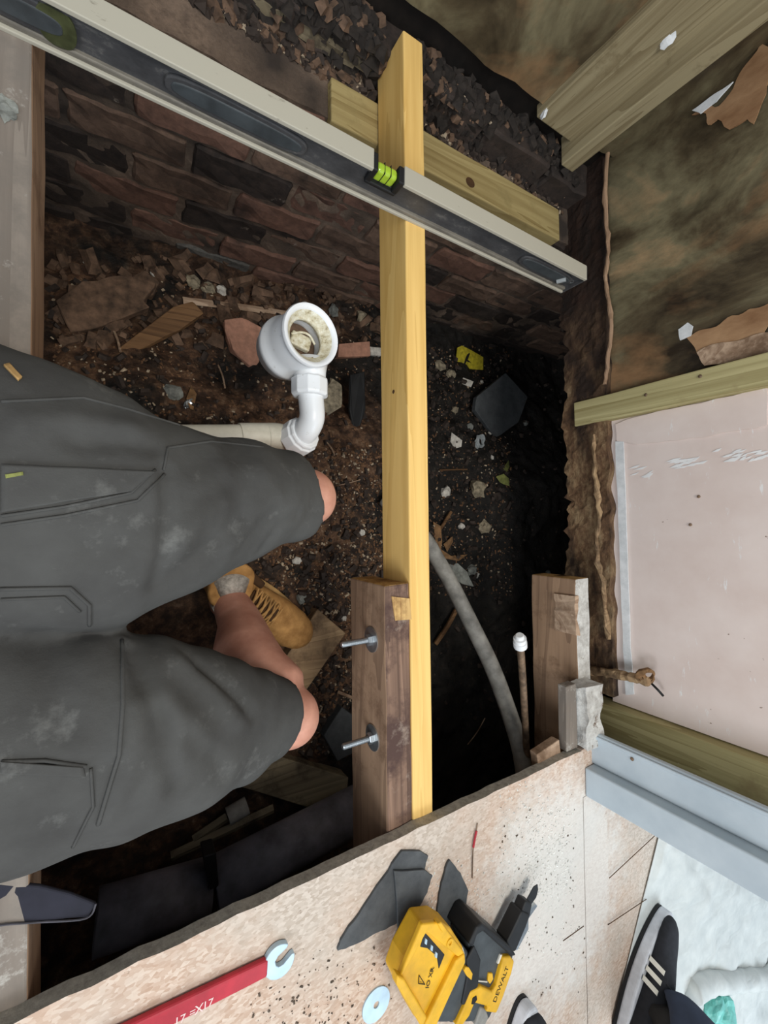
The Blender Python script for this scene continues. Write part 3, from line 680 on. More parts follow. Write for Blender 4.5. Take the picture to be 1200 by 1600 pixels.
# ================================================================== person in shorts
def person_shorts():
    t = thing('person', (-.4, -.02, -.49), 'person in charcoal work shorts seated at left with a tan boot down in the hole', 'person')
    def sec(px, y0, y1, z):                      # a slice of a leg: centre and half width from its two edges in the photo
        a, b = at(px, y0, z), at(px, y1, z); c = (a + b) / 2; return c, (a - b).length / 2
    L = [sec(0, 545, 985, .085), sec(100, 590, 985, .078), sec(190, 622, 978, .065), sec(300, 668, 915, .03), sec(400, 692, 872, -.02), sec(462, 706, 842, -.05)]
    Rr = [sec(0, 990, 1368, .075), sec(100, 985, 1342, .065), sec(200, 988, 1308, .045), sec(300, 1020, 1256, .005), sec(380, 1044, 1214, -.04), sec(428, 1062, 1184, -.065)]
    hipL, hipR = Vector((-.40, .115, .11)), Vector((-.40, -.125, .11))
    # shorts
    bm = BM()
    for hip, secs, wid in ((hipL, L, .142), (hipR, Rr, .135)):
        P = [hip] + [s[0] for s in secs]; r = [(wid, .085)] + [(s[1], s[1] * (.58, .62, .74, .84, .86, .86)[k]) for k, s in enumerate(secs)]
        e = P[-1] + (P[-1] - P[-2]).normalized() * .012
        P.append(e); r.append((r[-1][0] * .97, r[-1][1] * .97))
        Q, q_ = [], []
        for k in range(len(P) - 1):
            for j in range(4): u = j / 4; Q.append(P[k].lerp(P[k + 1], u)); q_.append((r[k][0] * (1 - u) + r[k + 1][0] * u, r[k][1] * (1 - u) + r[k + 1][1] * u))
        Q.append(P[-1]); q_.append(r[-1])
        loft(bm, Q, q_, 36, (0, 0, 1))
    loft(bm, [Vector((-.40, .02, .04)), Vector((-.42, 0, .14)), Vector((-.46, 0, .24)), Vector((-.48, 0, .30))], [(.21, .15), (.20, .14), (.18, .125), (.17, .12)], 40, (1, 0, 0))
    bm2 = fuse(bm, .006, 10)
    for v in bm2.verts:
        p = v.co
        w = .010 * noise.noise(Vector((p.x * 9 + p.y * 5, p.y * 4, p.z * 4))) + .006 * noise.noise(Vector((p.x * 22 - p.y * 9, p.y * 8, p.z * 8 + 4)))
        v.co += v.normal * w * min(1, max(.15, (p.x + .35) * 2.2))
    bv0 = BVHTree.FromBMesh(bm2); folds = []
    for px, w, h in (([(194, 1004), (190, 1060), (186, 1110), (180, 1180)], .010, .006), ([(199, 1016), (222, 1058), (243, 1103), (262, 1170), (277, 1237)], .012, -.008), ([(277, 1034), (330, 1080), (377, 1133)], .014, .007),
                     ([(312, 1040), (360, 1078), (403, 1125)], .010, -.006), ([(255, 1090), (292, 1125), (330, 1168)], .014, .006), ([(300, 1150), (340, 1190), (352, 1222)], .012, -.005), ([(215, 1100), (214, 1160), (190, 1230), (160, 1290)], .013, .007),
                     ([(150, 1010), (140, 1100), (120, 1170)], .018, .004), ([(60, 1010), (90, 1090), (110, 1150)], .016, -.004),
                     ([(258, 735), (262, 800), (258, 860), (240, 925)], .010, -.007), ([(280, 850), (310, 810), (350, 781)], .014, .006), ([(270, 900), (320, 860), (390, 800)], .014, -.005), ([(360, 850), (400, 800), (440, 770)], .014, .005), ([(300, 760), (350, 740), (420, 735)], .016, .004),
                     ([(410, 860), (440, 820), (470, 800)], .010, -.004), ([(120, 690), (190, 690), (250, 700)], .012, -.005), ([(40, 660), (120, 655), (220, 672)], .014, .005), ([(330, 690), (360, 760), (340, 830)], .016, .004), ([(150, 860), (200, 840), (235, 800)], .016, -.004)):
        pts = []
        for (x0, y0), (x1, y1) in zip(px, px[1:]):
            for k in range(6):
                p = bv0.ray_cast(CAM, ray(x0 + (x1 - x0) * k / 6, y0 + (y1 - y0) * k / 6))[0]
                if p is not None: pts.append(p)
        if pts: folds.append((pts, w, h))
    for v in bm2.verts:
        if v.co.z < -.12: continue
        tot = 0
        for pts, w, h in folds:
            dd = min((v.co - p).length_squared for p in pts)
            if dd < 9 * w * w: tot += h * math.exp(-dd / (w * w))
        v.co += v.normal * tot
    bm2.normal_update()
    bvh = BVHTree.FromBMesh(bm2)
    sh = obj('shorts', bm2, M['shorts'], t, smooth=True)
    # body: thighs, knees, shanks
    kneeL = L[-1][0] + (L[-1][0] - L[-2][0]).normalized() * .020 + Vector((0, 0, -.012))
    kneeR = Rr[-1][0] + (Rr[-1][0] - Rr[-2][0]).normalized() * .030 + Vector((0, 0, -.012))
    ankR = at(362, 945, -.36); ankL = Vector((kneeL.x - .13, kneeL.y + .02, -.40))
    bm = BM()
    for hip, knee, ank in ((hipL, kneeL, ankL), (hipR, kneeR, ankR)):
        loft(bm, [hip, hip.lerp(knee, .5), knee.lerp(hip, .12), knee], [.085, .07, .055, .048], 24)
        loft(bm, [knee + (knee - hip).normalized() * .018, knee + Vector((-.004, 0, -.02)), knee.lerp(ank, .14), knee.lerp(ank, .30) + Vector((-.022, 0, 0)), knee.lerp(ank, .52) + Vector((-.018, 0, 0)), knee.lerp(ank, .8), ank, ank + Vector((0, 0, -.07))], [.034, .060, .064, .070, .064, .047, .041, .040], 24)
        lump(bm, knee + (knee - hip).normalized() * .010 + Vector((0, -.004, .002)), .054, 1.3, (1, 1, 1), 3, .03)
    loft(bm, [Vector((-.42, .1, .08)), Vector((-.42, -.1, .08))], [.09, .09], 20)
    body = obj('body', fuse(bm, .006, 10), M['skin'], t, smooth=True)
    # seams and pockets laid onto the cloth
    def on_cloth(px, py, lift=.002):
        p, n, i, d = bvh.ray_cast(CAM, ray(px, py))
        return None if p is None else p + n * lift
    def seam(px, nm='seam', r=.0016, lift=.0006):
        pts = []
        for (x0, y0), (x1, y1) in zip(px, px[1:]):
            for k in range(10): pts.append(on_cloth(x0 + (x1 - x0) * k / 10, y0 + (y1 - y0) * k / 10, lift))
        pts = [p for p in pts if p is not None]
        if len(pts) < 3: return
        bm = BM(); loft(bm, pts, [r] * len(pts), 6); obj(nm, bm, M['shorts'], sh, smooth=True)
    def flap(c, nm, lift=.004, n=18, mat=None):
        (ax, ay), (bx_, by), (cx, cy), (dx, dy) = c; bm = BM(); g = []
        for j in range(n + 1):
            row = []
            for i in range(n + 1):
                u, v = i / n, j / n
                x = (ax * (1 - u) + bx_ * u) * (1 - v) + (dx * (1 - u) + cx * u) * v; y = (ay * (1 - u) + by * u) * (1 - v) + (dy * (1 - u) + cy * u) * v
                p = on_cloth(x, y, lift); row.append(bm.verts.new(p) if p is not None else None)
            g.append(row)
        for j in range(n):
            for i in range(n):
                f = (g[j][i], g[j][i + 1], g[j + 1][i + 1], g[j + 1][i])
                if None not in f: bm.faces.new(f)
        o = obj(nm, bm, mat or M['shorts'], sh, smooth=True); s = o.modifiers.new('s', 'SOLIDIFY'); s.thickness = .003; s.offset = -1
    flap([(2, 800), (205, 768), (240, 738), (2, 726)], 'pocket_flap', .004)
    seam([(2, 820), (100, 806), (215, 782), (262, 736)]); seam([(2, 806), (100, 792), (205, 770), (246, 730)])
    seam([(2, 628), (130, 622), (200, 640), (290, 668)]); seam([(255, 735), (262, 700), (330, 690), (420, 700)])
    seam([(0, 920), (110, 918), (140, 945), (140, 980)], r=.002); seam([(2, 936), (100, 932), (128, 958)], r=.0016)
    flap([(2, 1188), (130, 1196), (134, 1210), (2, 1206)], 'pocket_welt', .004)
    seam([(2, 1190), (70, 1188), (142, 1198)], r=.002); seam([(142, 1200), (146, 1260), (110, 1330)]); seam([(190, 1000), (192, 1100), (186, 1180), (150, 1300)], r=.0022)
    flap([(5, 575), (14, 573), (34, 594), (28, 598)], 'cloth_tab', .005, 6, M['boot_sole'])
    flap([(8, 742), (36, 738), (37, 743), (9, 748)], 'cloth_tab', .005, 6, M['leaf'])
    for k, c in enumerate(((L, 4), (Rr, 4))):
        pass
    # loose flap of the holster pocket, hanging at the hip
    bm = BM(); prism(bm, [at(x, y, .0) for x, y in ((-60, 1375), (60, 1385), (110, 1398), (150, 1412), (136, 1434), (60, 1440), (0, 1446), (-60, 1462))], .006); cuts(bm, 8, 0); rough(bm, .003, 14); obj('holster_pocket', bm, M['navy_dark'], sh, bevel=.002)
    bm = BM(); tube(bm, [at(x, y, .002) for x, y in ((-60, 1462), (0, 1446), (60, 1441), (134, 1435), (150, 1412))], .0012, 6); obj('holster_piping', bm, M['piping'], sh)
    # boots
    toe, heel = at(482, 1000, -.462), at(306, 878, -.462)
    def boot(heel, toe, ank, zg):
        d = (toe - heel); d.z = 0; ln = d.length; d.normalize(); s = Vector((-d.y, d.x, 0)); h0 = Vector((heel.x, heel.y, zg)); k = .30
        def Q(u, v, w): return h0 + d * (u * ln) + s * v + Vector((0, 0, w))
        bm = BM()
        prof = [(.02, .030, .030, .10), (.10, .036, .045, .13), (.25, .038, .05, .13), (.40, .040, .045, .11), (.55, .045, .038, .095), (.70, .049, .030, .085), (.82, .047, .026, .078), (.92, .038, .022, .066), (.985, .020, .016, .045)]
        loft(bm, [Q(u, 0, (.018 + top) / 2) for u, w, x, top in prof], [(w * 1.1, (top - .018) / 2) for u, w, x, top in prof], 28, (0, 0, 1))
        shaft = [Q(.22, 0, .06), Q(.21, 0, .10), Q(.205, 0, .135)]
        loft(bm, shaft, [(.044, .052), (.046, .054), (.048, .056)], 28, s)
        up = obj('boot', fuse(bm, .006, 6), M['boot'], t, smooth=True)
        bm = BM(); n = 40; out = []
        for i in range(n):
            a = 2 * math.pi * i / n; u = .5 + .51 * math.cos(a); wd = .048 + .013 * math.sin(math.pi * min(1, max(0, u - .15)) / .9); e = abs(math.sin(a)) ** .75 * math.copysign(1, math.sin(a))
            out.append(Q(u, wd * e, .026))
        prism(bm, out, .026); obj('sole', bm, M['boot_sole'], up, bevel=.004)
        bm = BM(); loft(bm, [Q(.205, .0, .120), Q(.203, 0, .132), Q(.20, 0, .142), Q(.20, 0, .146)], [(.046, .054), (.049, .057), (.048, .056), (.044, .052)], 28, s); rough(bm, .006, 26); obj('padded_collar', bm, M['boot'], up, smooth=True)
        bm = BM(); loft(bm, [Q(.10, .030, .118), Q(.24, .044, .108), Q(.40, .041, .098)], [(.010, .008), (.013, .010), (.009, .007)], 12, (0, 0, 1)); obj('side_panel', bm, M['boot_brown'], up, smooth=True)
        bm = BM(); loft(bm, [Q(.36, 0, .118), Q(.46, 0, .106), Q(.60, 0, .094)], [(.022, .006), (.020, .006), (.017, .004)], 14, (0, 0, 1)); obj('tongue', bm, M['boot_brown'], up, smooth=True)
        for j in range(6):
            u = .37 + j * .045; h = .128 - j * .0075
            for sg in (1, -1):
                bm = BM(); tube(bm, [Q(u, -.028 * sg, h - .006), Q(u + .012, 0, h + .008), Q(u + .03, .028 * sg, h - .008)], .0028, 6, 5); obj('lace', bm, M['lace_tan'], up)
        bm = BM(); loft(bm, [ank + Vector((0, 0, .012)), ank + Vector((0, 0, -.02)), Q(.205, 0, .13), Q(.21, 0, .08)], [.041, .042, .043, .041], 24); obj('sock', bm, M['sock'], t, smooth=True)
    boot(heel, toe, ankR, -.488)
    hl = Vector((ankL.x - .06, ankL.y, 0)); boot(hl, hl + Vector((.29, .07, 0)), ankL, ground_z(ankL.x + .05, ankL.y) - .002)
person_shorts()

# ================================================================== person in trainers
def person_trainers():
    t = thing('person', (.87, -1.35, .022), 'person in navy trousers and black trainers with white stripes standing in the doorway', 'person')
    def trainer(heel, toe, zg):
        d = (toe - heel); d.z = 0; ln = d.length; d.normalize(); s = Vector((-d.y, d.x, 0)); h0 = Vector((heel.x, heel.y, zg))
        def Q(u, v, w): return h0 + d * (u * ln) + s * v + Vector((0, 0, w))
        bm = BM()
        prof = [(.02, .026, .095), (.10, .034, .10), (.25, .036, .10), (.40, .038, .095), (.55, .043, .083), (.70, .046, .070), (.82, .045, .062), (.92, .036, .054), (.98, .018, .042)]
        loft(bm, [Q(u, 0, (.022 + h) / 2) for u, w, h in prof], [(w, (h - .022) / 2) for u, w, h in prof], 28, (0, 0, 1))
        up = obj('trainer', fuse(bm, .005, 6), M['shoe_black'], t, smooth=True)
        bm = BM(); n = 48; out = []
        for i in range(n):
            a = 2 * math.pi * i / n; u = .5 + .515 * math.cos(a); wd = .037 + .012 * math.sin(math.pi * min(1, max(0, u - .1)) / .95); e = abs(math.sin(a)) ** .75 * math.copysign(1, math.sin(a)); out.append((u, wd * e))
        prism(bm, [Q(u, v, .034) for u, v in out], .028); obj('midsole', bm, M['shoe_white'], up, bevel=.006, seg=3)
        bm = BM(); prism(bm, [Q(u, v * 1.02, .007) for u, v in out], .007); obj('outsole', bm, M['black_rubber'], up)
        for sg in (1, -1):
            for j in range(3):
                u = .42 + j * .075; bm = BM()
                a = [Q(u, sg * .0440, .036), Q(u + .036, sg * .0445, .036), Q(u + .016, sg * .036, .070), Q(u - .02, sg * .036, .070)]
                prism(bm, a, .003, s * sg); obj('stripe', bm, M['stripe'], up)
        for j in range(5):
            u = .44 + j * .05; h = .098 - j * .008; bm = BM(); tube(bm, [Q(u, -.028, h - .012), Q(u + .01, 0, h), Q(u + .025, .028, h - .014)], .0028, 6, 5); obj('lace', bm, M['black_rubber'], up)
        bm = BM(); loft(bm, [Q(.52, 0, .093), Q(.44, 0, .10), Q(.34, 0, .115)], [(.024, .005), (.024, .007), (.026, .008)], 14, (0, 0, 1)); obj('tongue', bm, M['shoe_black'], up, smooth=True)
        return Q(.30, 0, .095)
    toeA = at(1035, 1419, .03); dA = Vector((.76, .65, 0)).normalized()
    a1 = trainer(toeA - dA * .300, toeA, .0215)
    toeB = at(818, 1562, .03); dB = Vector((.22, .98, 0)).normalized()
    a2 = trainer(toeB - dB * .300, toeB, .022)
    bm = BM(); hips = ((a1, Vector((.97, -1.44, .86))), (a2, Vector((.77, -1.46, .86))))
    for a, h in hips:
        k = a.lerp(h, .5) + Vector((0, .05, -.02))
        loft(bm, spline([a + Vector((0, 0, .005)), a + Vector((0, -.005, .05)), k, h, h + Vector((0, 0, .1))], 5), [.062 + .045 * min(1, i / 14) for i in range(21)], 26)
    loft(bm, [Vector((.87, -1.45, .82)), Vector((.87, -1.45, .92)), Vector((.87, -1.45, 1.02))], [(.19, .125), (.18, .12), (.165, .11)], 30, (0, 1, 0))
    b2 = fuse(bm, .010, 5)
    for v in b2.verts: v.co += v.normal * .007 * noise.noise(Vector((v.co.x * 10, v.co.y * 10, v.co.z * 16)))
    obj('trousers', b2, M['navy'], t, smooth=True)
    for a, h in hips:
        bm = BM(); loft(bm, [a + Vector((0, 0, -.03)), a + Vector((0, 0, .05))], [.038, .04], 20); obj('sock', bm, M['black_rubber'], t, smooth=True)
person_trainers()

# ================================================================== dust sheet and bag in the next room
def dust_sheet():
    bm = BM(); n = 70
    c = [at(1031, 1300, .02), Vector((2.6, -.68, .02)), Vector((2.6, -2.2, .02)), at(948, 1640, .02)]
    e1 = at(1002, 1430, .02)
    g = []
    for j in range(n + 1):
        row = []
        for i in range(n + 1):
            u, v = i / n, j / n
            a = c[0].lerp(c[3], v); p = a.lerp(c[1].lerp(c[2], v), u ** 1.3)
            z = .020 + .012 * (1 - min(1, 3.2 * abs(noise.noise(Vector((p.x * 3.2 + p.y * 1.5, p.y * 3.2 - p.x, 9)))))) + .014 * abs(noise.noise(Vector((p.x * 5, p.y * 5, 0)))) + .016 * abs(noise.noise(Vector((p.x * 9 + p.y * 6, p.y * 3 - p.x * 3, 4)))) * (u > .03) + .006 * noise.noise(p * 24)
            if u < .04: z = .0195
            sh = (Vector((p.x, p.y)) - Vector((1.16, -1.18))).length
            z = .0185 + (z - .0185) * max(0, min(1, (sh - .17) / .08))
            row.append(bm.verts.new((p.x, p.y, max(.0185, z))))
        g.append(row)
    for j in range(n):
        for i in range(n): bm.faces.new((g[j][i], g[j][i + 1], g[j + 1][i + 1], g[j + 1][i]))
    o = obj('dust_sheet', bm, M['sheet'], smooth=True); tag(o, 'crumpled white cotton dust sheet spread on the floor past the door casing', 'dust sheet')
    s = o.modifiers.new('s', 'SOLIDIFY'); s.thickness = .0015; s.offset = -1
    bm = BM(); pts = [at(x, y, .045) for x, y in ((1078, 1548), (1110, 1535), (1150, 1532), (1190, 1526), (1230, 1515))]
    tube(bm, pts, .028, 14, 6); rough(bm, .010, 12); rough(bm, .004, 40)
    o2 = obj('rolled_edge', bm, M['sheet'], o, smooth=True)
dust_sheet()
bm = BM(); c = at(1120, 1590, .05); lump(bm, c, .07, 4, (1, 1.1, .55), 4, .35); rough(bm, .008, 26); tag(obj('plastic_bag', bm, M['teal']), 'crumpled teal plastic bag beside the black trainer below the rolled sheet edge', 'bag')

# ================================================================== things on the chipboard
ZF = .022
def slate_piece(px, z, t, label):
    pts = []
    for i in range(len(px)):
        (x0, y0), (x1, y1) = px[i], px[(i + 1) % len(px)]
        for k in range(4):
            u = k / 4; pts.append((x0 + (x1 - x0) * u + R.uniform(-.8, .8), y0 + (y1 - y0) * u + R.uniform(-.8, .8)))
    bm = BM(); prism(bm, [at(x, y, z + t) for x, y in pts], t); o = obj('slate_piece', bm, M['slate'], bevel=.001); tag(o, label, 'slate')
slate_piece([(628, 1329), (657, 1330), (669, 1338), (664, 1358), (640, 1420), (618, 1445), (585, 1460), (552, 1478), (527, 1487), (532, 1470), (560, 1430), (600, 1372)], ZF, .005, 'largest dark grey slate piece, long and pointed, lying under a smaller one')
slate_piece([(617, 1362), (662, 1359), (676, 1368), (668, 1395), (652, 1425), (645, 1455), (634, 1468), (622, 1450)], ZF + .0055, .005, 'broad dark slate piece resting on top of the long pointed slate')
slate_piece([(703, 1343), (720, 1365), (732, 1392), (726, 1430), (700, 1449), (682, 1443), (686, 1400), (695, 1362)], ZF, .005, 'separate dark slate piece lying alone between two others and the saw blade')
# washer
c = at(587, 1568, ZF); bm = BM(); lathe(bm, [(.0055, 0), (.0265, 0), (.0265, .0025), (.0055, .0025)], c, (0, 0, 1), 48, True); tag(obj('repair_washer', bm, M['dull_steel']), 'large bluish round repair washer lying flat on the chipboard', 'washer')
# spanner
def spanner():
    A, B = at(418, 1513, ZF + .010), at(140, 1650, ZF + .010)
    d = (B - A).normalized(); s = Vector((-d.y, d.x, 0))
    t = thing('open_end_spanner', A.lerp(B, .5) - Vector((0, 0, .01)), 'red handled open ended spanner with bright steel jaw on the chipboard', 'spanner')
    def P(u, v, z=ZF + .011): q_ = A + d * u + s * v; return Vector((q_.x, q_.y, z))
    sg = 1 if (at(425, 1480, ZF) - A).dot(s) < 0 else -1
    bm = BM(); prism(bm, [P(-.001, -.0125), P(.03, -.013), P(.22, -.014), P(.22, .014), P(.03, .013), P(-.001, .0125)], .010); obj('handle', bm, M['red'], t, bevel=.004, seg=3)
    hc = A - d * .018; ang = .55 * sg
    out = []
    mouth = .42
    for k in range(33):
        a = -math.pi + mouth + (2 * math.pi - 2 * mouth) * k / 32; out.append((.0225 * math.cos(a), .0245 * math.sin(a)))
    inner = [(-.017, .0075), (-.002, .0088), (.004, .006), (.006, 0), (.004, -.006), (-.002, -.0088), (-.017, -.0075)]
    pts = [(x, y) for x, y in out] + inner
    ca, sa = math.cos(ang), math.sin(ang); bm = BM()
    prism(bm, [Vector((hc.x, hc.y, ZF + .0095)) + d * (x * ca - y * sa) + s * (x * sa + y * ca) for x, y in pts], .0085); obj('jaw', bm, M['dull_steel'], t, bevel=.001)
    return t, A, d, s
SP = spanner()
def lettering(body, origin, xdir, size, mat, parent, up=(0, 0, 1), ext=.0002):
    cu = bpy.data.curves.new('lettering', 'FONT'); cu.body = body; cu.size = size; cu.extrude = ext; cu.align_x = 'CENTER'; cu.align_y = 'CENTER'; cu.resolution_u = 2
    o = bpy.data.objects.new('tmp', cu); COL.objects.link(o); dg = bpy.context.evaluated_depsgraph_get(); dg.update()
    me = bpy.data.meshes.new_from_object(o.evaluated_get(dg)); bpy.data.objects.remove(o)
    z = Vector(up).normalized(); x = Vector(xdir).normalized(); x = (x - z * x.dot(z)).normalized(); y = z.cross(x)
    mt = Matrix((x, y, z)).transposed().to_4x4(); mt.translation = origin; me.transform(mt)
    return obj('lettering', me, mat, parent)
t, A, d, s = SP
for body, (px, py), sz in (('17', (325, 1569), .014), ('X', (311, 1577), .016), ('=', (301, 1582), .014), ('17', (281, 1594), .014)):
    lettering(body, at(px, py, ZF + .0112), -d, sz, M['pale_print'], t)
# thin wire
t = thing('cut_wire', at(742, 1310, ZF), 'short bent wire with red sleeve lying on the chipboard near the hole', 'wire')
bm = BM(); tube(bm, [at(746, 1286, ZF + .002), at(743, 1305, ZF + .004), at(739, 1330, ZF + .004), at(738, 1372, ZF + .002)], .0011, 8); obj('conductor', bm, M['copper'], t)
bm = BM(); tube(bm, [at(744.5, 1298, ZF + .004), at(742, 1310, ZF + .004), at(739.5, 1324, ZF + .004)], .0022, 8); obj('red_sleeve', bm, M['red'], t)
# foil / clip beneath the slates
for k, px in enumerate((((614, 1474), (622, 1452), (630, 1468), (636, 1478), (624, 1484)), ((630, 1476), (648, 1449), (650, 1452), (638, 1482)))):
    bm = BM(); slab(bm, px, ZF + .004 + k * .002, .003); tag(obj('metal_clip', bm, M['steel'], bevel=.0005), ('small folded bright metal clip half under the broad slate', 'bright strip of bent metal between broad slate and yellow tool')[k], 'clip')
# saw
def saw():
    t = thing('cordless_saw', at(720, 1520, ZF), 'yellow and black cordless reciprocating saw without battery lying on the chipboard', 'power tool')
    def pr(nm, px, z1, z0, mat, bevel=.003, parent=None, lift=0):
        bm = BM(); prism(bm, [at(x, y, z1) for x, y in px], z1 - z0); return obj(nm, bm, mat, parent or t, bevel=bevel, seg=3)
    ft = pr('battery_foot', [(662, 1446), (690, 1442), (706, 1452), (724, 1480), (727, 1500), (716, 1530), (694, 1580), (676, 1620), (648, 1590), (622, 1535), (634, 1500)], ZF + .070, ZF + .028, M['tool_yellow'], .005)
    pr('foot_rim', [(660, 1444), (690, 1441), (727, 1490), (716, 1496), (667, 1457), (632, 1520), (622, 1534)], ZF + .078, ZF + .068, M['tool_yellow'], .003, ft)
    pr('foot_rim', [(727, 1490), (728, 1504), (672, 1625), (664, 1602), (714, 1500)], ZF + .078, ZF + .068, M['tool_yellow'], .003, ft)
    pr('foot_rim', [(622, 1525), (632, 1530), (668, 1590), (660, 1608), (620, 1540)], ZF + .084, ZF + .068, M['tool_yellow'], .003, ft)
    tm = pr('terminal_slot', [(664, 1457), (695, 1492), (686, 1514), (683, 1495), (668, 1482), (657, 1480)], ZF + .0712, ZF + .066, M['black_rubber'], .0008, ft)
    for (x, y) in ((668, 1472), (677, 1482), (684, 1493)):
        pr('contact', [(x - 2.5, y - 5), (x, y - 3), (x - 1, y + 5), (x - 4, y + 3)], ZF + .0735, ZF + .068, M['dull_steel'], .0004, ft)
    bm = BM(); lathe(bm, [(.003, 0), (.007, 0), (.007, .008), (.003, .008)], at(699, 1468, ZF + .072), (0, 0, 1), 18, True); obj('lanyard_loop', bm, M['tool_yellow'], ft, bevel=.001)
    pr('foot_latch', [(684, 1444), (690, 1441), (698, 1452), (692, 1458)], ZF + .083, ZF + .07, M['tool_yellow'], .002, ft)
    p = at(658, 1538, ZF + .0705); xd = at(690, 1480, ZF + .07) - at(672, 1545, ZF + .07)
    bm = BM(); tri = [at(x, y, ZF + .0712) for x, y in ((655, 1524), (664, 1538), (654, 1537))]; 
    for i in range(3): tube(bm, [tri[i], tri[(i + 1) % 3]], .0006, 5, 1)
    obj('warning_triangle', bm, M['ink'], ft)
    lettering('! ', at(657.5, 1533, ZF + .0712), xd, .006, M['ink'], ft); lettering('IO XR', at(672, 1528, ZF + .0712), xd, .011, M['ink'], ft)
    # grip and body
    pr('handle', [(708, 1472), (724, 1478), (742, 1500), (752, 1530), (744, 1560), (722, 1596), (700, 1600), (680, 1600), (700, 1555), (716, 1522), (722, 1496)], ZF + .060, ZF + .012, M['tool_dark'], .010)
    pr('grip_panel', [(742, 1478), (752, 1500), (748, 1540), (735, 1570), (722, 1572), (730, 1530), (730, 1500)], ZF + .064, ZF + .058, M['black_rubber'], .003)
    bd = pr('body', [(732, 1478), (744, 1452), (752, 1444), (764, 1448), (796, 1478), (806, 1494), (796, 1520), (782, 1560), (764, 1600), (700, 1604), (712, 1584), (735, 1546), (742, 1510)], ZF + .058, ZF + .006, M['tool_dark'], .010)
    pr('front_guard', [(733, 1476), (746, 1448), (754, 1443), (800, 1482), (808, 1494), (800, 1496), (756, 1456), (746, 1462), (740, 1482)], ZF + .066, ZF + .004, M['black_rubber'], .004)
    yb = pr('yellow_band', [(788, 1496), (798, 1495), (804, 1502), (800, 1520), (786, 1560), (776, 1584), (760, 1582), (764, 1574), (742, 1568), (734, 1588), (722, 1604), (712, 1604), (726, 1574), (736, 1550), (752, 1542), (770, 1550), (776, 1540)], ZF + .066, ZF + .050, M['tool_yellow'], .003, bd)
    lettering('DEWALT', at(783, 1538, ZF + .0662), at(796, 1500, ZF + .066) - at(768, 1575, ZF + .066), .014, M['ink'], yb)
    pr('slot', [(739, 1560), (745, 1556), (746, 1562), (741, 1570), (737, 1570)], ZF + .0672, ZF + .064, M['ink'], .001, yb)
    pr('badge', [(728, 1511), (733, 1512), (739, 1522), (737, 1532), (730, 1526), (725, 1517)], ZF + .065, ZF + .058, M['tool_yellow'], .001, bd)
    pr('badge', [(764, 1521), (770, 1521), (771, 1530), (766, 1538), (762, 1533)], ZF + .061, ZF + .056, M['tool_yellow'], .001, bd)
    pr('badge', [(782, 1492), (785, 1492), (780, 1506), (777, 1506)], ZF + .061, ZF + .056, M['stripe'], .0005, bd)
    for px in (((731, 1493), (741, 1506), (744, 1520), (743, 1534)), ((743, 1532), (750, 1533), (761, 1534)), ((722, 1480), (725, 1493), (720, 1506))):
        bm = BM(); tube(bm, [at(x, y, ZF + .061) for x, y in px], .0011, 6, 4); obj('trim_line', bm, M['stripe'], bd)
    pr('trigger', [(716, 1570), (728, 1560), (730, 1576), (720, 1600), (712, 1600)], ZF + .05, ZF + .02, M['black_rubber'], .004)
    bl = pr('blade_clamp', [(792, 1474), (816, 1424), (829, 1430), (822, 1450), (806, 1488), (800, 1488)], ZF + .044, ZF + .014, M['black_rubber'], .004)
    pr('clamp_sleeve', [(814, 1428), (822, 1408), (832, 1412), (828, 1434)], ZF + .040, ZF + .018, M['black_rubber'], .003, bl)
    pr('saw_blade', [(818, 1416), (834, 1386), (840, 1382), (841, 1390), (838, 1402), (824, 1422)], ZF + .028, ZF + .0265, M['black_rubber'], 0)
    pr('saw_shoe', [(822, 1424), (838, 1413), (840, 1416), (826, 1436), (826, 1452), (808, 1486), (805, 1480), (820, 1448)], ZF + .020, ZF + .012, M['steel'], .001)
    pr('motor_vent', [(742, 1604), (752, 1574), (760, 1578), (764, 1590), (758, 1604)], ZF + .062, ZF + .03, M['grey_pipe'], .003)
saw()

# ================================================================== things on the soil
def rest(bm, lift=.0):
    return bm
def slab_on(px, t, mat, name, label, cat, tilt=0, bevel=.001, rough_amp=.0, group=None):
    c = [gp(x, y) for x, y in px]; z = max(p.z for p in c) * .6 + sum(p.z for p in c) / len(c) * .4
    bm = BM(); prism(bm, [at(x, y, z + t * .85) for x, y in px], t)
    if rough_amp: 
        bmesh.ops.subdivide_edges(bm, edges=bm.edges[:], cuts=2); rough(bm, rough_amp, 40, px[0][0])
    return tag(obj(name, bm, mat, bevel=bevel), label, cat, group)
slab_on([(497, 952), (541, 990), (478, 1080), (432, 1050)], .05, M['offcut'], 'timber_offcut', 'dirty brown timber offcut lying against the toe of the tan boot', 'offcut', bevel=.003, rough_amp=.002)
slab_on([(535, 1105), (555, 1120), (556, 1175), (528, 1190), (506, 1150)], .035, M['slate'], 'stone_slab', 'grey broken stone slab beside the lower bolt of the old joist', 'stone', bevel=.003, rough_amp=.002)
slab_on([(395, 1190), (430, 1180), (545, 1215), (540, 1255), (500, 1268), (360, 1225)], .05, M['dark_plank'], 'plank', 'dark dirty plank lying below the right knee of seated person', 'plank', bevel=.003, rough_amp=.002)
def cyl_on(p0, p1, r, zl, mat, name, label, cat, hollow=True):
    a, b = at(*p0, zl), at(*p1, zl); bm = BM()
    d = (b - a); l = d.length
    if hollow: lathe(bm, [(r * .86, 0), (r, 0), (r, l), (r * .86, l)], a, d, 26, True)
    else: loft(bm, [a, b], [r, r], 26)
    return tag(obj(name, bm, mat, smooth=True), label, cat)
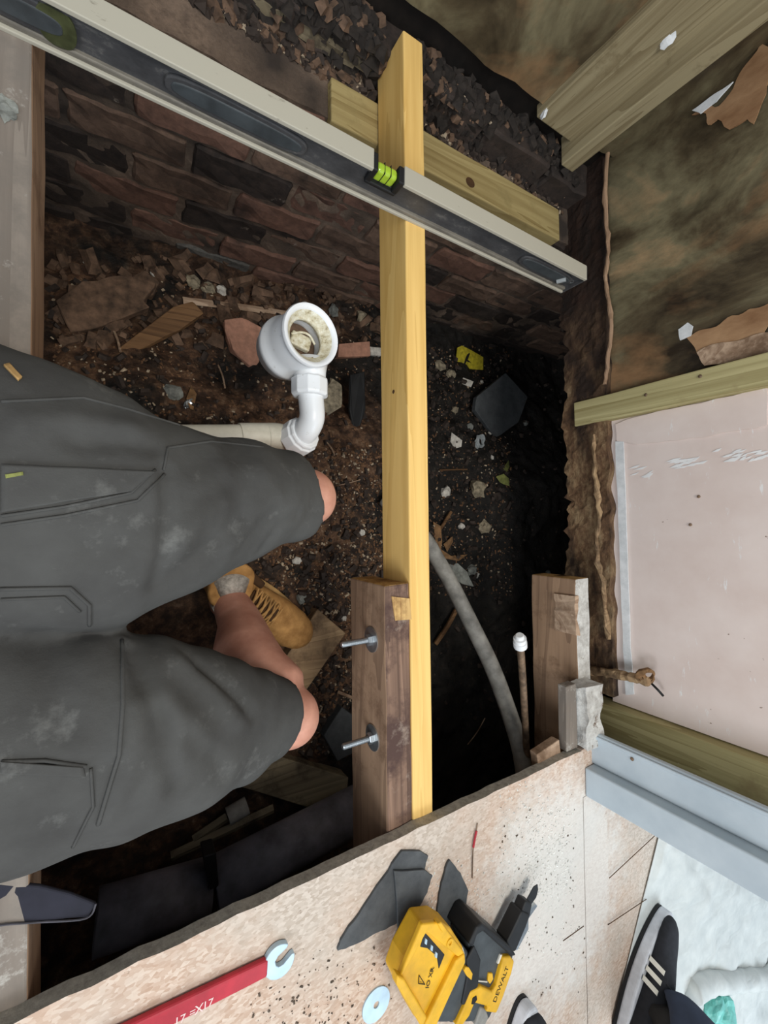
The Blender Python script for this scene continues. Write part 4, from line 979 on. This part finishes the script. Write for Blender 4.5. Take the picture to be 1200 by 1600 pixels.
o = cyl_on((356, 1276), (386, 1258), .021, -.455, M['grey_pipe'], 'pipe_offcut', 'short hollow grey pipe offcut on the dark rubble under the thigh', 'pipe'); o.modifiers.new('e', 'EDGE_SPLIT')
cyl_on((150, 1440), (325, 1385), .055, -.36, M['soil_pipe'], 'drain_pipe', 'dark grey drain pipe length left of its socket under the floor edge', 'pipe', False)
cyl_on((335, 1382), (560, 1262), .055, -.36, M['soil_pipe'], 'drain_pipe', 'dark grey drain pipe length running right to the old joist under floor edge', 'pipe', False)
a = at(322, 1340, -.40); b = at(338, 1395, -.36)
bm = BM(); prism(bm, [at(x, y, -.30) for x, y in ((318, 1338), (338, 1332), (342, 1385), (328, 1392))], .05); tag(obj('pipe_bracket', bm, M['black_rubber'], bevel=.003), 'black pipe bracket upright between the two lengths of drain pipe', 'bracket')
for k, (p, qq, w) in enumerate((((265, 1325), (420, 1250), 7), ((300, 1300), (350, 1262), 5))):
    a, b = gp(*p, .03), gp(*qq, .04); bm = BM(); loft(bm, [a, a.lerp(b, .5), b], [(.012, .007)] * 3, 4, (0, 0, 1)); tag(obj('wood_strip', bm, M['dark_plank']), ('long grey wood strip slanting below the grey pipe offcut', 'short grey wood strip left of the grey pipe offcut')[k], 'strip')
# left heap under the brick wall
slab_on([(350, 500), (378, 496), (408, 510), (408, 530), (406, 565), (390, 572), (362, 545)], .03, M['terracotta'], 'tile_fragment', 'pale broken tile fragment on the soil left of the white trap', 'tile', bevel=.003, rough_amp=.004)
a, b = gp(285, 472, .012), gp(455, 494, .012); bm = BM(); loft(bm, [a, a.lerp(b, .5) + Vector((0, 0, .006)), b], [(.010, .004)] * 3, 4, (0, 0, 1)); tag(obj('wood_lath', bm, M['lath']), 'long thin pale lath lying on rubble behind the white trap', 'lath')
slab_on([(530, 537), (578, 533), (579, 556), (528, 558)], .02, M['terracotta'], 'tile_strip', 'pink clay tile strip between the white trap and yellow joist', 'tile', bevel=.002)
slab_on([(578, 541), (597, 543), (596, 556), (580, 554)], .018, M['white_bit'], 'plaster_lump', 'small white plaster lump at the end of the pink tile strip', 'plaster', bevel=.003)
slab_on([(185, 545), (270, 480), (300, 470), (318, 490), (280, 515), (220, 545), (200, 550)], .02, M['stick'], 'bark_slab', 'dark brown slab of bark sloping through the rubble at left', 'bark', bevel=.002, rough_amp=.004)
slab_on([(85, 470), (130, 440), (190, 430), (245, 440), (225, 470), (235, 480), (160, 510), (110, 520)], .03, M['stone_dark'], 'broken_slab', 'large brown broken slab in the rubble by left joist', 'rubble', bevel=.003, rough_amp=.005)
slab_on([(206, 430), (230, 420), (250, 440), (238, 462), (214, 456)], .03, M['stone_dark'], 'rubble_stone', 'round brown rubble stone beside the large broken slab', 'stone', bevel=.004, rough_amp=.006)
slab_on([(520, 590), (535, 600), (536, 632), (515, 648), (505, 640), (506, 610)], .03, M['stone'], 'rubble_stone', 'yellowish brown stone right behind the white trap nut', 'stone', bevel=.004, rough_amp=.005)
slab_on([(548, 585), (570, 580), (572, 640), (556, 690), (546, 640)], .012, M['black_rubber'], 'rubber_scrap', 'black folded scrap between the trap stone and yellow joist', 'scrap', bevel=.003, rough_amp=.004)
for k, (x, y, r, mt, lab) in enumerate((
    (137, 411, .010, 'white_bit', 'small white pebble high on the rubble beside left joist'),
    (240, 428, .010, 'white_bit', 'white chip on the round brown rubble stone'),
    (300, 442, .022, 'stone', 'pale mortar lump in the rubble under the brick wall'),
    (325, 452, .018, 'stone', 'small tan mortar lump right of the paler one'),
    (345, 455, .016, 'white_bit', 'cream mortar chip behind the thin lath'),
    (270, 615, .020, 'stone_grey', 'grey brown stone beside the shiny foil scrap'),
    (475, 478, .014, 'white_bit', 'white chip just above the trap mouth'),
    (520, 487, .022, 'stone_grey', 'grey stone right above the trap mouth'),
    (565, 500, .024, 'stone', 'brown stone above the pink tile strip'),
    (590, 505, .020, 'stone_dark', 'dark stone against the yellow joist under the brick wall'),
    (742, 764, .036, 'stone', 'round pebbly lump of old concrete in the right bay'),
    (755, 823, .024, 'stone', 'angular pale stone right of centre in the right bay'),
    (695, 769, .020, 'white_bit', 'white twisted plaster piece beside the concrete lump'),
    (733, 667, .014, 'stone_grey', 'small grey chip above the crumpled clear plastic'),
    (764, 677, .009, 'white_bit', 'white pebble right of the crumpled clear plastic'),
    (768, 715, .008, 'white_bit', 'white pebble left of the yellow green leaf'),
    (710, 641, .016, 'stone', 'tan chip left of the dark slate slab'),
    (685, 572, .024, 'stone', 'pinkish brick lump left of the yellow card'),
    (703, 585, .020, 'stone', 'pinkish brick lump nearest the white label'),
    (752, 597, .008, 'white_bit', 'white pebble right of the white label'),
    (735, 890, .020, 'stone_grey', 'small grey stone behind the pointed grey stone'),
    (743, 898, .012, 'white_bit', 'white chip just right of the pointed grey stone'),
    (720, 822, .012, 'white_bit', 'white chip left of the angular pale stone'),
    (536, 965, .010, 'white_bit', 'white crumb by the timber offcut end'),
    (820, 662, .012, 'stone_grey', 'lone grey chip in the shaded soil by the right wall'),
    (855, 895, .012, 'stone_grey', 'lone grey chip behind the right cut joist'),
    (470, 935, .014, 'stone_grey', 'grey pebble behind the tan boot toe'),
    (565, 832, .010, 'white_bit', 'white shell chip left of the yellow joist middle'),
    (463, 876, .012, 'white_bit', 'cream shell chip right of the boot heel'),
)):
    p = gp(x, y); bm = BM(); lump(bm, p + Vector((0, 0, r * .35)), r, k + .5, (1, .85 + .3 * R.random(), .7), 2, .5); o = obj('rubble_stone', bm, M[mt]); tag(o, lab, 'stone')
slab_on([(715, 543), (722, 540), (736, 547), (755, 558), (755, 578), (730, 576), (712, 570)], .004, M['yellow_card'], 'warning_card', 'torn yellow card with black falling figure lying under the wall', 'card', bevel=0)
cc = [gp(x, y) for x, y in ((715, 543), (755, 558), (755, 578), (712, 570))]; 
card = bpy.data.objects['warning_card']; zt = max((card.location + v.co).z for v in card.data.vertices)
bm = BM(); prism(bm, [at(x, y, zt + .0006) for x, y in ((733.5, 551), (734.5, 553), (731, 562), (736.5, 567), (733, 566), (729, 564.5), (726, 572), (722, 569), (725, 568), (728, 558), (730, 554))], .0005); obj('falling_figure', bm, M['ink'], card)
slab_on([(724, 590), (740, 596), (736, 605), (720, 599)], .003, M['white_bit'], 'paper_label', 'small white paper label under the yellow card', 'label', bevel=0)
slab_on([(706, 676), (722, 688), (721, 698), (711, 701), (704, 690)], .003, M['white_bit'], 'paper_scrap', 'white angular paper scrap left of clear plastic', 'paper', bevel=0)
slab_on([(790, 583), (745, 620), (742, 640), (775, 685), (810, 660), (825, 620)], .02, M['slate'], 'slate_slab', 'large dark slate slab lying in the shaded soil of right bay', 'slate', bevel=.002, rough_amp=.002)
slab_on([(702, 881), (716, 880), (730, 893), (741, 917), (722, 912), (705, 900)], .012, M['stone_grey'], 'slate_shard', 'pointed pale grey stone beside the grey curved pipe', 'stone', bevel=.002, rough_amp=.002)
p = gp(745, 692, .008); bm = BM()
for k in range(3): lathe(bm, [(.022 - k * .004, 0), (.030 - k * .004, .003), (.028 - k * .004, .010), (.021 - k * .003, .008)], p + Vector((.004 * k, .003, 0)), (.2, -.3 + .2 * k, 1), 22, True)
rough(bm, .007, 50); tag(obj('plastic_wrap', bm, M['clear']), 'crumpled clear plastic ring among the debris of the right bay', 'plastic')
def leafy(px, mt, lab):
    c = [gp(x, y, .01 + .006 * (i % 2)) for i, (x, y) in enumerate(px)]; bm = BM(); prism(bm, c, .0008); bmesh.ops.triangulate(bm, faces=bm.faces); tag(obj('dead_leaf', bm, M[mt]), lab, 'leaf')
leafy([(772, 745), (782, 741), (792, 748), (791, 760), (784, 757), (776, 754)], 'leaf', 'pale green dead leaf right of the concrete lump')
leafy([(783, 732), (790, 720), (793, 730), (787, 738)], 'leaf', 'narrow yellow green leaf curl above the wider green leaf')
leafy([(674, 815), (684, 822), (688, 845), (684, 862), (678, 850)], 'dry_leaf', 'curled brown leaf against the yellow joist above the grey pipe')
leafy([(686, 858), (700, 868), (728, 866), (712, 876), (690, 872)], 'dry_leaf', 'long curled brown leaf lying over the top of grey pipe')
leafy([(690, 850), (702, 838), (705, 846), (694, 862)], 'dry_leaf', 'small brown leaf standing between the other brown leaves')
leafy([(296, 640), (290, 625), (298, 604), (306, 618), (301, 642)], 'dry_leaf', 'brown leaf leaning on the foil scrap by left thigh')
for k, (p0, p1, r, mt, lab) in enumerate((
    ((728, 1162), (754, 1120), .002, 'lath', 'thin pale twig alone on the shaded soil beneath chipboard edge'),
    ((676, 1005), (708, 950), .008, 'stick', 'brown stick poking out from under the yellow joist by grey pipe'),
    ((176, 515), (188, 552), .003, 'lath', 'thin straw left of the bark slab'),
    ((340, 572), (350, 608), .0025, 'lath', 'thin straw on the brown soil left of the trap'),
    ((507, 690), (520, 712), .0025, 'lath', 'thin straw right beneath the lower trap nut'),
    ((525, 1079), (552, 1090), .005, 'lath', 'pale splinter between offcut and the old joist'),
    ((684, 735), (726, 734), .003, 'stick', 'dark twig above the concrete lump'),
    ((530, 758), (560, 750), .0015, 'lath', 'fine straw right of the left knee'),
    ((640, 890), (700, 800), .006, 'stick', 'dark stick partly hidden by the yellow joist'))):
    a, b = gp(*p0, r + .006), gp(*p1, r + .010); bm = BM(); tube(bm, [a, a.lerp(b, .5) + Vector((.002, 0, .004)), b], r, 7, 4); tag(obj('twig', bm, M[mt]), lab, 'twig')
p = gp(292, 632, .006); bm = BM(); lump(bm, p, .012, 8, (.6, 1.2, .6), 3, .6); rough(bm, .004, 120); tag(obj('foil_scrap', bm, M['steel']), 'shiny crumpled foil scrap beside the left thigh', 'foil')

# fine litter nobody could count
def litter(name, n, boxpx, size, mat, seed, thin=.25, bvh=None, lift=.0):
    rr = random.Random(seed); bm = BM()
    for k in range(n):
        for _ in range(6):
            x0, y0, x1, y1 = boxpx[rr.randrange(len(boxpx))]
            p, nn = hit(rr.uniform(x0, x1), rr.uniform(y0, y1), bvh)
            if p is not None: break
        if p is None: continue
        s = size * rr.choice((.4, .5, .7, 1, 1, 1.6)); a = rr.uniform(0, 6.28); l = s * rr.uniform(.8, 2.2)
        M3 = Matrix.Rotation(a, 3, 'Z') @ Matrix.Rotation(rr.uniform(-.5, .5), 3, 'X') @ Matrix.Rotation(rr.uniform(-.5, .5), 3, 'Y')
        v = [bm.verts.new(p + M3 @ Vector((dx * l * rr.uniform(.6, 1), dy * s * rr.uniform(.6, 1), dz * s * thin)) + Vector((0, 0, s * thin + lift))) for dx, dy, dz in ((-1, -1, -1), (1, -1, -1), (1, 1, -1), (-1, 1, -1), (-.7, -.6, 1), (.7, -.6, 1), (.6, .7, 1), (-.6, .6, 1))]
        for f in ((0, 3, 2, 1), (4, 5, 6, 7), (0, 1, 5, 4), (1, 2, 6, 5), (2, 3, 7, 6), (3, 0, 4, 7)): bm.faces.new([v[i] for i in f])
    o = obj(name, bm, mat); o['kind'] = 'stuff'; o['label'] = name.replace('_', ' ') + ' scattered over the floor of the hole'; return o
left = [(80, 440, 600, 700), (400, 700, 600, 930), (470, 900, 560, 1180)]; right = [(670, 540, 800, 930)]; rubble = [(80, 400, 600, 540)]
litter('wood_crumbs', 5200, left + [(420, 690, 600, 930)] + right, .0030, M['chip_a'], 1)
litter('plaster_crumbs', 1500, left + right + [(430, 700, 600, 900)], .0026, M['chip_b'], 2, .4)
litter('dark_crumbs', 1800, left + right + [(600, 540, 880, 1150)], .0065, M['chip_c'], 3, .6)
bmw = BM(); box(bmw, -.9, 1.1, .893, .938, -.2, -.113); WT = BVHTree.FromBMesh(bmw); bmw.free()
for nm, n_, sz, mt, sd in (('wall_top_rubble', 520, .0065, 'stone_dark', 31), ('wall_top_grit', 420, .0035, 'chip_b', 32), ('wall_top_soot', 700, .007, 'chip_c', 33)):
    litter(nm, n_, [(180, 0, 600, 300), (200, 0, 520, 160), (660, 150, 900, 380)], sz, M[mt], sd, .5, WT)['label'] = nm.replace('_', ' ') + ' lying along the top of the brick wall'
bmw = BM(); box(bmw, -.9, 1.1, .935, .995, -.2, -.047); WT2 = BVHTree.FromBMesh(bmw); bmw.free()
for nm, n_, sz, mt, sd in (('wall_top_rubble', 420, .0075, 'stone_dark', 41), ('wall_top_soot', 1500, .0085, 'soot_bit', 42), ('wall_top_grit', 260, .0022, 'chip_b', 43)):
    litter(nm, n_, [(200, 0, 600, 240), (640, 60, 900, 330)], sz, M[mt], sd, .6, WT2)['label'] = nm.replace('_', ' ') + ' lying on the black course behind the wall plate'
litter('rubble', 230, rubble, .013, M['stone_dark'], 4, .6)
bmf = BM(); box(bmf, -1, .945, -2.6, -.556, 0, ZF); FB = BVHTree.FromBMesh(bmf); bmf.free()
def litter_floor(name, n, boxes, size, mat, seed):
    o = litter(name, n, boxes, size, mat, seed, .3, FB, .0003); o['label'] = name.replace('_', ' ') + ' scattered on the chipboard'; return o
litter_floor('saw_dust', 1600, [(780, 1220, 900, 1420), (820, 1260, 890, 1400), (640, 1340, 900, 1500)], .0011, M['dust'], 11)
litter_floor('grit', 260, [(780, 1240, 900, 1420), (440, 1480, 640, 1600), (820, 1430, 940, 1560), (380, 1500, 560, 1600)], .0012, M['grit'], 12)
